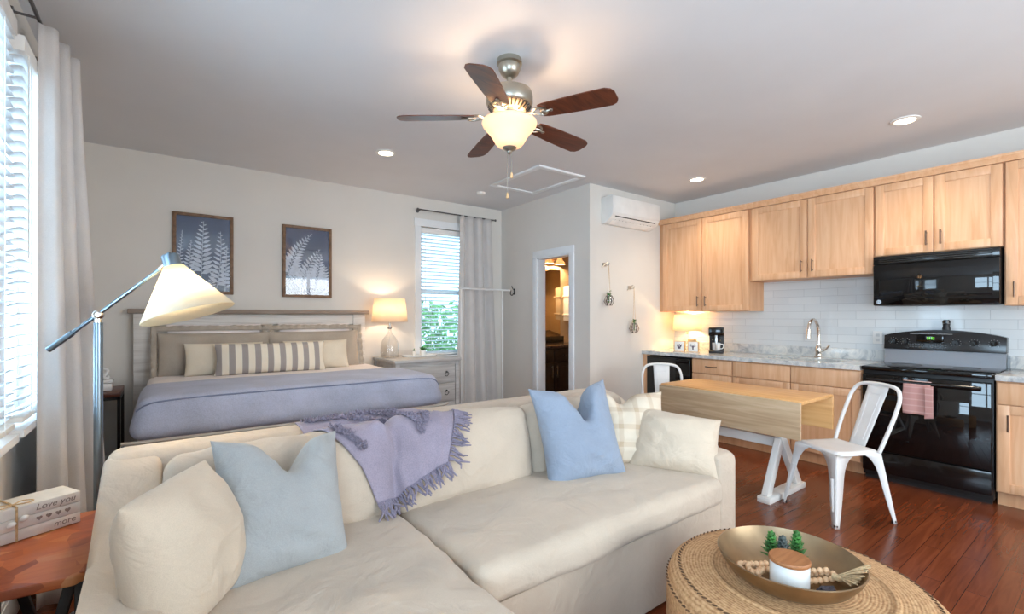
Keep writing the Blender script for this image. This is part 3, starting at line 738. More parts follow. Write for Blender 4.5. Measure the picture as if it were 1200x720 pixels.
picture('framed print with slanting lacy pale ferns on navy, right of the two', .984, 1.468, 1.52, 2.262,
        [(-.19, .20, R(82), .54, 15, .13, -.7, .75, -.0005, .36), (-.07, .06, R(80), .50, 14, .125, -.5, .75, -.0005, .36), (.08, .05, R(86), .42, 13, .14, -.15, .75, -.0005, .38), (-.21, .22, R(20), .26, 9, .075, -.3, .7), (-.21, .13, R(0), .26, 9, .07, 0, .7), (.16, .03, R(88), .32, 10, .11, 0, .6), (-.12, .04, R(15), .26, 9, .07, 0, .7), (-.05, .20, R(40), .2, 8, .06, 0, .7)], 6)

# ------------------------------------------------------------------ left nightstand and its knot
ns = thing('nightstand', 'small dark metal nightstand with brown wood top left of the bed', 'nightstand', (-.37, 4.92, 0))
B(True).box(-.51, -.255, 4.68, 5.15, .705, .738, .004).obj('tabletop', WALNUT, ns)
for x in (-.50, -.275):
    for y in (4.69, 5.12): B(True).box(x, x+.02, y, y+.02, 0, .706).obj('leg', BLACKM, ns)
b = B(True).box(-.50, -.255, 4.69, 4.71, .68, .705).box(-.50, -.255, 5.12, 5.14, .68, .705).box(-.50, -.48, 4.7, 5.13, .68, .705).box(-.275, -.255, 4.7, 5.13, .68, .705)
b.box(-.50, -.48, 4.7, 5.13, .14, .16).box(-.275, -.255, 4.7, 5.13, .14, .16); b.obj('frame_rail', BLACKM, ns)
bx = thing('decorative_box', 'small white lidded box on the dark nightstand', 'box', (-.375, 4.86, .738))
B(True).box(-.44, -.31, 4.80, 4.92, .738, .80, .012).obj('box_body', CERAM, bx); B(True).box(-.445, -.305, 4.795, 4.925, .80, .826, .01).obj('lid', CERAM, bx)
kn = thing('knot_sculpture', 'white looped ceramic knot on top of the small white box', 'ornament', (-.385, 4.86, .826))
B(True).tube([(-.385+cos(t)*.038+.01*sin(2*t), 4.86+.022*sin(2*t+.6), .876+sin(t)*.038) for t in [2*pi*k/28 for k in range(28)]], .0125, 10, closed=True).obj('loop', CERAM, kn)
B(True).tube([(-.36+cos(t)*.022, 4.855+sin(t)*.03, .845+.008*sin(2*t)) for t in [2*pi*k/24 for k in range(24)]], .0115, 10, closed=True).obj('lower_loop', CERAM, kn)

# ------------------------------------------------------------------ grey dresser with lamp and tray
DX0, DX1, DYF, DYB, DZT = 1.93, 2.69, 4.60, 5.22, .865
dr = thing('dresser', 'grey washed dresser beside the bed under the back window', 'dresser', ((DX0+DX1)/2, 4.91, 0))
B(True).box(DX0-.015, DX1+.015, DYF-.02, DYB, DZT-.035, DZT, .008).obj('top', GREYDRESS, dr)
B(True).box(DX0+.01, DX1-.01, DYF+.015, DYB-.01, .12, DZT-.035).obj('body', GREYDRESS, dr)
for x in (DX0, DX1-.05):
    for y0, y1 in ((DYF, DYF+.05), (DYB-.06, DYB-.01)): B(True).box(x, x+.05, y0, y1, 0, DZT-.035, .004).obj('leg', GREYDRESS, dr)
for z0, z1 in ((DZT-.075, DZT-.035), (.12, .17)): B(True).box(DX0+.045, DX1-.045, DYF+.003, DYF+.03, z0, z1).obj('front_rail', GREYDRESS, dr)
for i in range(3):
    z0 = .18+i*.206; dw = B(True).box(DX0+.06, DX1-.06, DYF-.006, DYF+.02, z0, z0+.198, .008).obj('drawer', GREYDRESS, dr)
    for x in (DX0+.20, DX1-.17):
        b = B(True); b.tube([(x+.022*cos(t), DYF-.016-.006*cos(t*.5), z0+.095-.0+.022*sin(t)) for t in [2*pi*k/20 for k in range(20)]], .003, 6, closed=True)
        b.ell((x, DYF-.012, z0+.12), (.011, .008, .011), 10); b.obj('ring_pull', BLACKM, dw)
bl = thing('table_lamp', 'clear glass jug table lamp with white shade on the grey dresser', 'lamp', (2.03, 5.0, DZT))
lc = (2.03, 5.0, 0)
B(True).lathe([(.02, .868), (.088, .868), (.098, .88), (.100, .93), (.097, 1.0), (.088, 1.04), (.062, 1.09), (.034, 1.125), (.020, 1.15), (.018, 1.185)], lc, 32, caps=False).obj('glass_base', GLASS, bl, solid=.004)
B(True).lathe([(0, 1.18), (.020, 1.18), (.024, 1.19), (.024, 1.205), (.010, 1.21), (.008, 1.25), (.014, 1.25), (.014, 1.30), (0, 1.30)], lc, 20, caps=False).obj('socket', STEEL, bl)
B(True).cyl((2.03, 5.0, .87), (2.03, 5.0, 1.18), .003, n=6).obj('cord', WHITE, bl)
B(True).lathe([(.195, 1.262), (.165, 1.518)], lc, 48, caps=False).obj('lamp_shade', SHADE, bl, solid=.003)
B(True).ell((2.03, 5.0, 1.345), (.028, .028, .036), 12).obj('bulb', glow('warm_bulb', (255, 214, 160), 8), bl)
point('table_lamp_light', (2.03, 5.0, 1.40), 5, (1, .76, .52), .03, bl)
tray = thing('tray', 'thin white oval tray on the grey dresser', 'tray', (2.36, 4.93, DZT))
B(True).lathe([(0, .001), (.20, .001), (.215, .016), (.208, .018), (.196, .007), (0, .006)], (2.36, 4.93, DZT), 40, sy=.42, caps=False).obj('tray_body', CERAM, tray)
def potplant(nm, label, x, y, z, r, h, leafs, cone=False):
    p = thing(nm, label, 'plant', (x, y, z))
    B(True).lathe([(0, 0), (r*.8, 0), (r, h*.5), (r, h), (r*.88, h), (r*.86, h*.85), (0, h*.85)], (x, y, z), 20, caps=False).obj('pot', CERAM, p)
    b = B(True)
    for i in range(leafs):
        a = random.uniform(0, 2*pi); t = random.uniform(.25, 1.1); L = r*random.uniform(1.2, 2.2)
        o = Vector((x, y, z+h*.9)); e = Vector((cos(a)*sin(t), sin(a)*sin(t), cos(t))); n_ = e.cross(Vector((0, 0, 1))).normalized()
        if cone: o = o+Vector((0, 0, i/leafs*r*1.6)); L *= (1-i/leafs*.7)*.6
        k = n_*(L*.16)
        b.face([o, o+e*L*.45+k, o+e*L+Vector((0, 0, -.1*L)), o+e*L*.45-k])
    b.obj('leaves', LEAF, p, ang=10, solid=.002); return p
potplant('potted_plant', 'small green leafy plant in a white pot on the dresser tray', 2.40, 4.93, DZT+.008, .036, .06, 22)
potplant('potted_plant', 'tiny cone shaped plant in a white pot at the left of the dresser tray', 2.30, 4.95, DZT+.008, .020, .055, 30, True)

# clothes rack and wall hook in the corner
cr = thing('clothes_rack', 'slim white metal clothes rack in front of the corner curtain', 'clothes rack', (3.14, 4.82, 0))
for x in (2.84, 3.44):
    B(True).cyl((x, 4.82, .02), (x, 4.82, 1.65), .010, n=12).obj('post', WHITEMETAL, cr)
    B(True).tube([(x, 4.62, .012), (x, 5.02, .012)], .012, 10).obj('foot', WHITEMETAL, cr)
B(True).cyl((2.80, 4.82, 1.655), (3.56, 4.82, 1.655), .011, n=12).obj('top_bar', WHITEMETAL, cr)
B(True).cyl((2.84, 4.82, .14), (3.44, 4.82, .14), .008, n=10).obj('lower_bar', WHITEMETAL, cr)
hk = thing('wall_hook', 'small black double hook on the wall beside the bathroom door', 'hook', (XB, 4.95, 1.61))
B(True).box(XB-.006, XB, 4.938, 4.962, 1.61, 1.69, .002).obj('plate', BLACKM, hk)
B(True).tube(spline([(XB-.004, 4.95, 1.64), (XB-.04, 4.95, 1.60), (XB-.065, 4.95, 1.62), (XB-.06, 4.95, 1.655)], 5), .006, 8).ell((XB-.06, 4.95, 1.66), .009, 8).tube(spline([(XB-.004, 4.95, 1.67), (XB-.03, 4.95, 1.69), (XB-.045, 4.95, 1.725)], 5), .005, 8).obj('hook_arm', BLACKM, hk)

# ------------------------------------------------------------------ bathroom seen through the door
vn = thing('bathroom_vanity', 'dark espresso vanity cabinet seen through the bathroom door', 'cabinet', (4.55, 4.98, 0))
B(True).box(3.86, 5.24, 4.75, 5.235, .09, .895).box(3.90, 5.24, 4.82, 5.235, 0, .09).obj('body', DARKCAB, vn)
tp = B(True).box(3.845, 5.25, 4.725, 5.24, .895, .93, .004).obj('vanity_top', plain('dark_granite', (72, 58, 50), .15, var=.3, sc=40), vn)
B(True).box(3.845, 4.86, 5.215, 5.24, .93, 1.03, .003).obj('splash', BLACK, tp)
for x0, x1, hx in ((3.875, 4.225, 4.19), (4.235, 4.60, 4.275), (4.61, 5.22, 4.66)):
    dd = B(True).box(x0, x1, 4.732, 4.752, .12, .70, .004).obj('door', DARKCAB, vn)
    B(True).box(x0+.06, x1-.06, 4.727, 4.734, .18, .64, .004).obj('door_panel', DARKCAB, dd)
    B(True).cyl((hx, 4.71, .50), (hx, 4.71, .66), .007, n=8).cyl((hx, 4.71, .52), (hx, 4.735, .52), .005, n=6).cyl((hx, 4.71, .64), (hx, 4.735, .64), .005, n=6).obj('handle', STEEL, dd)
    B(True).box(x0, x1, 4.732, 4.752, .715, .88, .004).ell(((x0+x1)/2, 4.722, .80), .014, 10).obj('drawer', DARKCAB, vn)
bs = thing('bathroom_tap', 'small chrome tap on the vanity behind the bathroom door', 'tap', (4.10, 5.10, .93))
B(True).cyl((4.10, 5.10, .93), (4.10, 5.10, 1.0), .016, .013).obj('tap_body', CHROME, bs)
B(True).tube(spline([(4.10, 5.10, .99), (4.10, 5.05, 1.04), (4.10, 4.99, 1.02), (4.10, 4.98, .99)], 5), .010, 8).obj('spout', CHROME, bs)
B(True).tube([(4.06, 5.10, .97), (4.04, 5.10, 1.01)], .008, 8).tube([(4.14, 5.10, .97), (4.16, 5.10, 1.01)], .008, 8).obj('lever', CHROME, bs)
mr = thing('bathroom_mirror', 'tall frameless mirror above the bathroom vanity', 'mirror', (4.42, 5.235, 1.03))
B(True).box(3.95, 4.80, 5.228, 5.242, 1.03, 2.02, .002).obj('mirror_glass', NT('mirror', (190, 170, 140), .03, 1).m, mr)
B(True).box(3.95, 4.80, 5.242, 5.244, 1.03, 2.02).obj('mirror_back', BLACKM, mr)
vl = thing('vanity_light', 'bathroom wall light with white bell shades above the mirror', 'wall light', (4.50, 5.20, 2.20))
B(True).box(4.18, 4.78, 5.225, 5.242, 2.19, 2.25, .006).obj('back_plate', STEEL, vl)
for x in (4.26, 4.48, 4.70):
    B(True).tube([(x, 5.23, 2.22), (x, 5.15, 2.24), (x, 5.13, 2.21)], .008, 8).obj('arm', STEEL, vl)
    B(True).lathe([(.02, .0), (.03, -.02), (.045, -.06), (.075, -.10), (.082, -.115)], (x, 5.13, 2.205), 24, caps=False).obj('bell_shade', FROST, vl, solid=.003)
    point('vanity_bulb', (x, 5.13, 2.13), 15, (1, .70, .40), .02, vl)
sh = thing('wall_shelf', 'small tiered white shelf on the bathroom side wall', 'shelf', (5.0, 5.15, 1.3))
for z in (1.34, 1.62): B(True).box(4.86, 5.12, 5.10, 5.242, z, z+.018, .003).obj('shelf_board', WHITE, sh)
for x in (4.875, 5.09): B(True).box(x, x+.015, 5.12, 5.242, 1.26, 1.78, .003).obj('side_panel', WHITE, sh)
potplant('potted_plant', 'small green plant on the upper bathroom shelf', 4.97, 5.16, 1.638, .03, .05, 20)

# shower tiled panel on the wall opposite the mirror
sw = thing('shower_screen', 'brown tiled shower wall reflected in the bathroom mirror', 'shower', (4.5, 3.72, 0))
B(True).box(3.86, 5.2, 3.706, 3.72, .02, 2.1).obj('tile_panel', plain('brown_tile', (120, 92, 66), .3, var=.1), sw)
B(True).cyl((3.88, 3.80, 1.92), (5.2, 3.80, 1.92), .012, n=8).obj('curtain_rail', STEEL, sw)

# ------------------------------------------------------------------ wall air conditioner
ac = thing('air_conditioner', 'white wall mounted air conditioner above the kitchen corner', 'air conditioner', (4.32, YA, 2.34))
ax0, ax1 = 3.905, 4.725
pr = [(YA, 2.64), (3.44, 2.645), (3.42, 2.63), (3.415, 2.50), (3.425, 2.435), (3.46, 2.395), (3.53, 2.355), (YA, 2.345)]
B(True).prism([(ax0, y, z) for y, z in pr], (ax1-ax0, 0, 0), .005).obj('casing', WHITE, ac)
B(True).box(ax0+.012, ax1-.012, 3.409, 3.416, 2.447, 2.632, .004).obj('front_panel', WHITE, ac)
def onslope(t): return (3.425+(3.53-3.425)*t, 2.432-(2.432-2.352)*t)
y0, z0 = onslope(.10); y1, z1 = onslope(.55)
b = B(True).prism([(ax0+.06, y0, z0-.004), (ax0+.06, y1, z1-.004), (ax0+.06, y1, z1+.012), (ax0+.06, y0, z0+.012)], (ax1-ax0-.12, 0, 0)); vent = b.obj('air_outlet', BLACKM, ac)
b = B(True)
for i in range(11):
    x = ax0+.10+i*(ax1-ax0-.20)/10; b.prism([(x-.0015, y0+.006, z0-.007), (x-.0015, y1-.006, z1-.0055), (x-.0015, y1-.006, z1), (x-.0015, y0+.006, z0)], (.003, 0, 0))
b.obj('vane', plain('grey_vane', (34, 32, 31), .5), vent)
y0, z0 = onslope(.56); y1, z1 = onslope(.98)
B(True).prism([(ax0+.05, y0, z0-.010), (ax0+.05, y1, z1-.010), (ax0+.05, y1, z1-.003), (ax0+.05, y0, z0-.003)], (ax1-ax0-.10, 0, 0)).obj('louver', WHITE, ac)

# hanging glass planters
def hanging(label, x, zt, zj, s_):
    p = thing('hanging_planter', label, 'planter', (x, YA-.07, zj-.05), 0, 'hanging glass planters')
    B(True).box(x-.03, x+.03, YA-.008, YA, zt-.02, zt+.02, .003).tube(spline([(x, YA-.004, zt), (x, YA-.06, zt-.012), (x, YA-.075, zt+.012)], 5), .005, 6).tube([(x-.05, YA-.012, zt-.03), (x+.05, YA-.012, zt+.03)], .006, 6).obj('wall_hook', STEEL, p)
    b = B(True)
    for dx in (-.022, .022): b.tube([(x, YA-.068, zt), (x+dx*.5, YA-.07, (zt+zj)/2), (x+dx, YA-.07, zj+.05)], .002, 5)
    b.obj('cord', ROPE, p)
    B(True).lathe([(.0, -.062), (.03, -.058), (.052, -.025), (.054, .005), (.040, .035), (.026, .05), (.030, .058)], (x, YA-.07, zj), 20, caps=False).obj('glass_jar', GLASS, p, solid=.003)
    b = B(True)
    for k in range(6):
        a = pi/3*k; b.tube([(x+cos(a)*.03, YA-.07+sin(a)*.03, zj-.058), (x+cos(a+.3)*.055, YA-.07+sin(a+.3)*.055, zj-.01), (x+cos(a)*.03, YA-.07+sin(a)*.03, zj+.052)], .0035, 5)
    b.obj('wire_cage', BLACKM, p)
    b = B(True); b.tube([(x, YA-.07, zj-.03), (x, YA-.07, zj+.07)], .006, 6)
    for k in range(26):
        a = random.uniform(0, 6.28); o = Vector((x, YA-.07, zj+.05+random.random()*.045)); e = Vector((cos(a), sin(a), random.uniform(-.2, .9))).normalized()*.036; n_ = e.cross(Vector((0, 0, 1))).normalized()*.011
        b.face([o, o+e*.5+n_, o+e, o+e*.5-n_])
    b.obj('plant', LEAF, p, ang=10, solid=.001)
hanging('glass hanging planter on the left, higher on the wall below the air conditioner', 3.955, 1.90, 1.50, 1)
hanging('glass hanging planter on the right, lower and nearer the kitchen counter', 4.385, 1.66, 1.19, 1)

# ------------------------------------------------------------------ kitchen: upper cabinets (front face at x = UX)
UX, CX = 4.94, 4.638
HANDLE = plain('satin_bronze', (120, 96, 80), .35, .9, var=.05)
def bar_handle(par, x, y, z, L, vertical=True, name='handle'):
    b = B(True)
    if vertical:
        b.cyl((x-.028, y, z-L/2), (x-.028, y, z+L/2), .006, n=10)
        for q in (-.38, .38): b.cyl((x-.028, y, z+q*L), (x+.002, y, z+q*L), .0045, n=8)
    else:
        b.tube(spline([(x+.002, y-L/2, z), (x-.022, y-L*.42, z), (x-.03, y, z), (x-.022, y+L*.42, z), (x+.002, y+L/2, z)], 5), .0055, 8)
    return b.obj(name, HANDLE, par)
def shaker(par, x, y0, y1, z0, z1, fw=.062, name='door'):
    """frame-and-panel door whose front face is at x, seen from -x"""
    b = B(True); t = .02
    b.box(x, x+t, y0, y0+fw, z0, z1, .0025).box(x, x+t, y1-fw, y1, z0, z1, .0025).box(x, x+t, y0+fw, y1-fw, z0, z0+fw, .0025).box(x, x+t, y0+fw, y1-fw, z1-fw, z1, .0025)
    d = b.obj(name, MAPLE, par)
    B(True).box(x+.009, x+.016, y0+fw-.004, y1-fw+.004, z0+fw-.004, z1-fw+.004).obj('door_panel', MAPLE, d)
    return d
def upper(label, y0, y1, z0, z1, doors, group='maple wall cabinets'):
    r = thing('wall_cabinet', label, 'cabinet', ((UX+XR)/2, (y0+y1)/2, z0), 0, group)
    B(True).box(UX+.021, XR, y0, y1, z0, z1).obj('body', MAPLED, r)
    for a, c, hy in doors:
        d = shaker(r, UX, a, c, z0+.004, z1-.006)
        bar_handle(d, UX, hy, z0+.115, .115)
    return r
upper('tall maple wall cabinet pair at the far end by the hanging planters', 2.475, 3.588, 1.38, 2.45, [(2.482, 3.005, 2.96), (3.011, 3.53, 3.055)])
upper('maple wall cabinet pair above the sink', 1.392, 2.473, 1.69, 2.45, [(1.397, 1.913, 1.868), (1.920, 2.440, 1.965)])
upper('maple wall cabinet pair above the microwave', .612, 1.390, 1.835, 2.45, [(.617, .995, .955), (1.003, 1.384, 1.043)])
upper('maple wall cabinet at the right edge beside the microwave', -.32, .608, 1.40, 2.45, [(-.315, .14, .10), (.15, .600, .555)])
b = B(True)
b.prism([(XR, -.34, 2.45), (UX-.005, -.34, 2.45), (UX-.012, -.34, 2.468), (UX-.03, -.34, 2.488), (UX-.03, -.34, 2.505), (XR, -.34, 2.505)], (0, YA-.002+.34, 0))
tag(b.obj('crown_moulding', MAPLE), 'long maple crown moulding running along the top of all the wall cabinets', 'moulding')

# lower cabinets
def lower(label, y0, y1, fronts):
    r = thing('base_cabinet', label, 'cabinet', ((CX+XR)/2, (y0+y1)/2, 0), 0, 'maple base cabinets')
    sink = 'sink' in label
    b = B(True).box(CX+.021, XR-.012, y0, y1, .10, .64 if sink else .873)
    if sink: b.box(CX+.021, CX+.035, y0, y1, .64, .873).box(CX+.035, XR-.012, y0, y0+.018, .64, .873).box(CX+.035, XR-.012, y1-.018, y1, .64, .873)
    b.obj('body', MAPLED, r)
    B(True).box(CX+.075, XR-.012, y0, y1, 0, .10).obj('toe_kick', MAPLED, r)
    for kind, a, c, z0, z1, h in fronts:
        if kind == 'slab':
            d = B(True).box(CX, CX+.02, a, c, z0, z1, .003).obj('drawer', MAPLE, r)
            if h: bar_handle(d, CX, (a+c)/2, (z0+z1)/2, .12, False)
        else:
            d = shaker(r, CX, a, c, z0, z1)
            if h: bar_handle(d, CX, h, z1-.12, .115)
    return r
lower('maple base cabinet with drawers beside the black fridge', 2.492, 2.945, [('slab', 2.497, 2.940, .715, .862, 1), ('slab', 2.497, 2.940, .415, .708, 1), ('slab', 2.497, 2.940, .11, .408, 1)])
lower('maple base cabinet under the sink, two false fronts over doors', 1.392, 2.490, [('slab', 1.397, 1.937, .715, .862, 0), ('slab', 1.944, 2.485, .715, .862, 0), ('door', 1.397, 1.937, .11, .708, 1.89), ('door', 1.944, 2.485, .11, .708, 1.99)])
lower('maple base cabinet to the right of the black stove', -.32, .612, [('slab', .10, .605, .715, .862, 1), ('door', .10, .605, .11, .708, .55), ('slab', -.315, .093, .715, .862, 1), ('door', -.315, .093, .11, .708, .05)])
tag(B(True).box(CX, XR-.012, 3.535, YA-.002, 0, .873, .003).obj('filler_strip', MAPLE), 'narrow maple filler panel between the black fridge and the planter wall', 'panel')

# counter with a cut-out for the sink
SX0, SX1, SY0, SY1 = 4.76, 5.10, 1.60, 2.25
b = B(True)
for x0, x1, y0, y1 in ((CX-.03, SX0, 1.392, YA-.002), (SX1, XR-.012, 1.392, YA-.002), (SX0, SX1, 1.392, SY0), (SX0, SX1, SY1, YA-.002)): b.box(x0, x1, y0, y1, .875, .915)
ct = thing('countertop', 'long grey and white stone countertop with the sink left of the stove', 'countertop', (CX+.3, 2.5, .875))
b.obj('counter_slab', STONE, ct)
B(True).box(XR-.032, XR-.012, 1.392, YA-.002, .915, 1.015, .002).obj('upstand', STONE, ct)
ct2 = thing('countertop', 'short stone countertop to the right of the black stove', 'countertop', (CX+.3, .1, .875))
B(True).box(CX-.03, XR-.012, -.33, .612, .875, .915, .003).obj('counter_slab', STONE, ct2)
B(True).box(XR-.032, XR-.012, -.33, .612, .915, 1.015, .002).obj('upstand', STONE, ct2)
b = B(True); t = .004
b.box(SX0-t, SX1+t, SY0-t, SY1+t, .70, .704).box(SX0-t, SX0, SY0-t, SY1+t, .704, .874).box(SX1, SX1+t, SY0-t, SY1+t, .704, .874).box(SX0, SX1, SY0-t, SY0, .704, .874).box(SX0, SX1, SY1, SY1+t, .704, .874)
sk = thing('sink', 'stainless undermount sink in the long countertop', 'sink', ((SX0+SX1)/2, (SY0+SY1)/2, .70)); b.obj('basin', STEEL, sk)
B(True).lathe([(0, .001), (.04, .001), (.045, .004), (0, .005)], ((SX0+SX1)/2, (SY0+SY1)/2, .704), 20, caps=False).obj('drain', CHROME, sk)
fc = thing('faucet', 'chrome gooseneck kitchen faucet behind the sink', 'faucet', (5.16, 1.90, .915))
fx, fy = 5.16, 1.90
B(True).lathe([(0, 0), (.036, 0), (.036, .012), (.028, .02), (.026, .055), (.031, .075), (.027, .10), (.018, .125), (0, .13)], (fx, fy, .915), 24, caps=False).obj('faucet_body', CHROME, fc)
B(True).tube(spline([(fx, fy, 1.03), (fx, fy, 1.15), (fx-.02, fy+.004, 1.245), (fx-.085, fy+.012, 1.29), (fx-.15, fy+.02, 1.255), (fx-.172, fy+.022, 1.19)], 7), .0145, 12).obj('gooseneck', CHROME, fc)
B(True).cyl((fx-.171, fy+.022, 1.195), (fx-.178, fy+.023, 1.11), .019, .022, n=16).obj('spray_head', CHROME, fc)
B(True).tube(spline([(fx, fy-.02, .985), (fx-.0, fy-.06, 1.0), (fx-.005, fy-.095, 1.045)], 5), [.012, .012, .011, .010, .009, .009, .008, .008, .008, .008, .008], 10).obj('lever', CHROME, fc)

# tiled splash and outlet
struct(B(True).box(XR-.012, XR, -.34, YA-.001, .915, 1.86).obj('trim_2', TILE))
for nm, y in (('white wall outlet on the tiles just left of the stove', 1.455),):
    ol = thing('wall_outlet', nm, 'outlet', (XR-.012, y, 1.07))
    B(True).box(XR-.018, XR-.012, y-.036, y+.036, 1.07, 1.185, .002).obj('cover_plate', WHITE, ol)
    b = B(True)
    for z in (1.105, 1.15): b.box(XR-.020, XR-.017, y-.015, y+.015, z-.013, z+.013, .001)
    b.obj('socket', plain('outlet_grey_%d' % int(y*100), (214, 214, 212), .4), ol)

# ------------------------------------------------------------------ small fridge under the counter
fg = thing('mini_fridge', 'black undercounter fridge at the far end of the kitchen run', 'fridge', ((CX+XR)/2, 3.24, 0))
B(True).box(CX+.05, XR-.03, 2.957, 3.528, .03, .86, .004).obj('body', BLACKM, fg)
dd = B(True).box(CX-.01, CX+.048, 2.957, 3.528, .10, .855, .006).obj('door', BLACKG, fg)
B(True).box(CX-.024, CX-.011, 2.975, 3.51, .805, .84, .005).obj('handle', BLACK, dd)
B(True).box(CX+.03, CX+.05, 2.965, 3.52, .03, .095).obj('kick_grille', BLACKM, fg)

# ------------------------------------------------------------------ stove
SY_0, SY_1, SF = .622, 1.382, 4.608
st = thing('stove', 'black freestanding electric stove with raised rear control panel', 'stove', ((SF+XR)/2, 1.0, 0))
B(True).box(SF+.045, 5.25, SY_0, SY_1, .03, .90, .003).obj('body', BLACKM, st)
od = B(True).box(SF, SF+.043, SY_0+.004, SY_1-.004, .245, .855, .008).obj('oven_door', BLACKG, st)
B(True).box(SF-.002, SF+.001, SY_0+.12, SY_1-.12, .36, .70, .001).obj('door_window', NT('oven_glass', (16, 17, 18), .04).m, od)
b = B(True).tube([(SF-.05, SY_0+.05, .815), (SF-.05, SY_1-.05, .815)], .015, 14)
for y in (SY_0+.09, SY_1-.09): b.cyl((SF-.05, y, .815), (SF+.004, y, .82), .011, n=10)
b.obj('handle', BLACK, od)
B(True).box(SF+.003, SF+.043, SY_0+.004, SY_1-.004, .07, .237, .008).obj('storage_drawer', BLACK, st)
B(True).box(SF+.06, SF+.08, SY_0+.01, SY_1-.01, .0, .07).obj('kick_plate', BLACKM, st)
B(True).box(SF-.012, 5.17, SY_0, SY_1, .885, .918, .008).obj('cooktop', BLACKG, st)
for x, y, r_ in ((4.79, .82, .105), (4.79, 1.19, .085), (5.03, .82, .08), (5.03, 1.19, .10)):
    B(True).lathe([(r_, .0), (r_-.004, .0005), (r_-.008, 0)], (x, y, .9183), 40, caps=False).obj('burner_ring', plain('burner_grey_%d' % int(x*y*100), (70, 70, 72), .4), st)
# rear console: lower splash, its colour lightened to imitate a reflected window, arched control panel above
B(True).prism([(5.16, SY_0+.004, .915), (5.25, SY_0+.004, .915), (5.25, SY_0+.004, 1.04), (5.185, SY_0+.004, 1.04)], (0, SY_1-SY_0-.008, 0)).obj('back_splash', NT('splash_reflection', (150, 154, 160), .3, .9).m, st)
arch = []
for k in range(17):
    t = k/16; y = SY_0+(SY_1-SY_0)*t; arch.append((y, 1.155+.052*sin(pi*t)**.8))
b = B(True); b.prism([(5.165, SY_0, 1.035)]+[(5.165+.02*(z-1.03)/.17, y, z) for y, z in arch]+[(5.165, SY_1, 1.035)], (.085, 0, 0), .004); cp = b.obj('control_panel', NT('control_panel_black', (30, 29, 30), .2).m, st)
for y in (.69, .80, .91, 1.235, 1.315):
    z = 1.105; b = B(True); b.cyl((5.172, y, z), (5.148, y, z), .021, .019, n=20).box(5.140, 5.150, y-.003, y+.003, z-.017, z+.017, .001); b.obj('knob', BLACK, cp)
    b = B(True)
    for k in range(9):
        a = R(-130+k*260/8)+pi/2; b.ell((5.1705, y+.031*cos(a), z+.031*sin(a)), (.001, .0022, .0022), 6)
    b.obj('dial_marks', plain('pale_marks_%d' % int(y*1000), (170, 168, 164), .6), cp)
B(True).box(5.166, 5.172, .985, 1.155, 1.10, 1.165, .001).obj('clock_window', BLACKG, cp)
b = B(True)
for i, y in enumerate((1.085, 1.073, 1.058, 1.046)):
    for dz in (-.009, 0, .009): b.box(5.1645, 5.1665, y-.003, y+.003, 1.137+dz-.0012, 1.137+dz+.0012)
    b.box(5.1645, 5.1665, y-.0042, y-.003, 1.128, 1.146)
b.obj('clock_digits', GREENLED, cp)
b = B(True)
for i in range(5):
    for z in (1.062, 1.082):
        for y in (.97+i*.022, 1.12+i*.02): b.box(5.164, 5.169, y-.006, y+.006, z-.005, z+.005, .001)
b.obj('touch_pads', plain('pad_grey', (90, 90, 92), .5), cp)
B(True).box(5.1665, 5.1715, .93, 1.20, 1.172, 1.1745).obj('trim_line', STEEL, cp)
# dark grinder standing on top of the console
gr = thing('pepper_grinder', 'small dark grinder standing on top of the stove control panel', 'grinder', (5.215, .975, 1.203))
B(True).lathe([(0, 0), (.026, 0), (.027, .012), (.022, .035), (.025, .055), (0, .056)], (5.215, .975, 1.205), 20, caps=False).obj('grinder_body', BLACKM, gr)
B(True).lathe([(0, .056), (.026, .057), (.026, .078), (.018, .086), (0, .087)], (5.215, .975, 1.205), 20, caps=False).obj('cap', BLACK, gr)
# towel over the oven handle
tw = thing('dish_towel', 'pink gridded dish towel hanging from the oven door handle', 'towel', (SF-.06, 1.02, .60))
ty0, ty1 = .935, 1.10
def towel(u, v):
    # v runs from the back hem over the bar to the front hem
    L = [(.016, .66), (.017, .80), (.0, .833), (-.017, .80), (-.020, .70), (-.022, .585)]
    f = v*(len(L)-1); i = min(int(f), len(L)-2); t = f-i
    dx = L[i][0]*(1-t)+L[i+1][0]*t; z = L[i][1]*(1-t)+L[i+1][1]*t
    return (SF-.05+dx*1.05+.004*sin(u*9+z*6)*(v > .55), ty0+(ty1-ty0)*u+.006*sin(z*30)*(u-.5), z)
B(True).grid(towel, 24, 40).obj('towel_cloth', TOWELM, tw, ang=80, solid=.004)
B(True).grid(lambda u, v: (SF-.079-.003*sin(v*5), ty0-.016+u*.05, .805-.235*v-.01*u), 8, 20).obj('towel_fold', TOWELM, tw, ang=80, solid=.004)

# ------------------------------------------------------------------ microwave
MF = 4.885
mw = thing('microwave', 'black over the range microwave mounted above the stove', 'microwave', ((MF+XR)/2, 1.0, 1.41))
B(True).box(MF+.03, XR-.014, .622, 1.382, 1.41, 1.828, .004).obj('body', BLACKM, mw)
md = B(True).box(MF, MF+.03, .622, 1.382, 1.412, 1.755, .007).obj('door', BLACKG, mw)
B(True).box(MF-.002, MF+.001, .66, 1.34, 1.475, 1.70, .001).obj('door_window', NT('microwave_glass', (20, 22, 24), .03).m, md)
vt = B(True).box(MF+.004, MF+.03, .622, 1.382, 1.758, 1.828, .004).obj('vent_panel', BLACK, mw)
b = B(True)
for i in range(4): b.box(MF-.001, MF+.006, .66, 1.345, 1.768+i*.015, 1.776+i*.015, .002)
b.obj('vent_slats', BLACKM, vt)
b = B(True).lathe([(0, .0), (.017, 0), (.0175, .002), (0, .0025)], (0, 0, 0), 28, caps=False)
bmesh.ops.transform(b.bm, matrix=Matrix.Translation((MF-.0005, 1.342, 1.442)) @ Matrix.Rotation(R(-90), 4, 'Y'), verts=b.bm.verts)
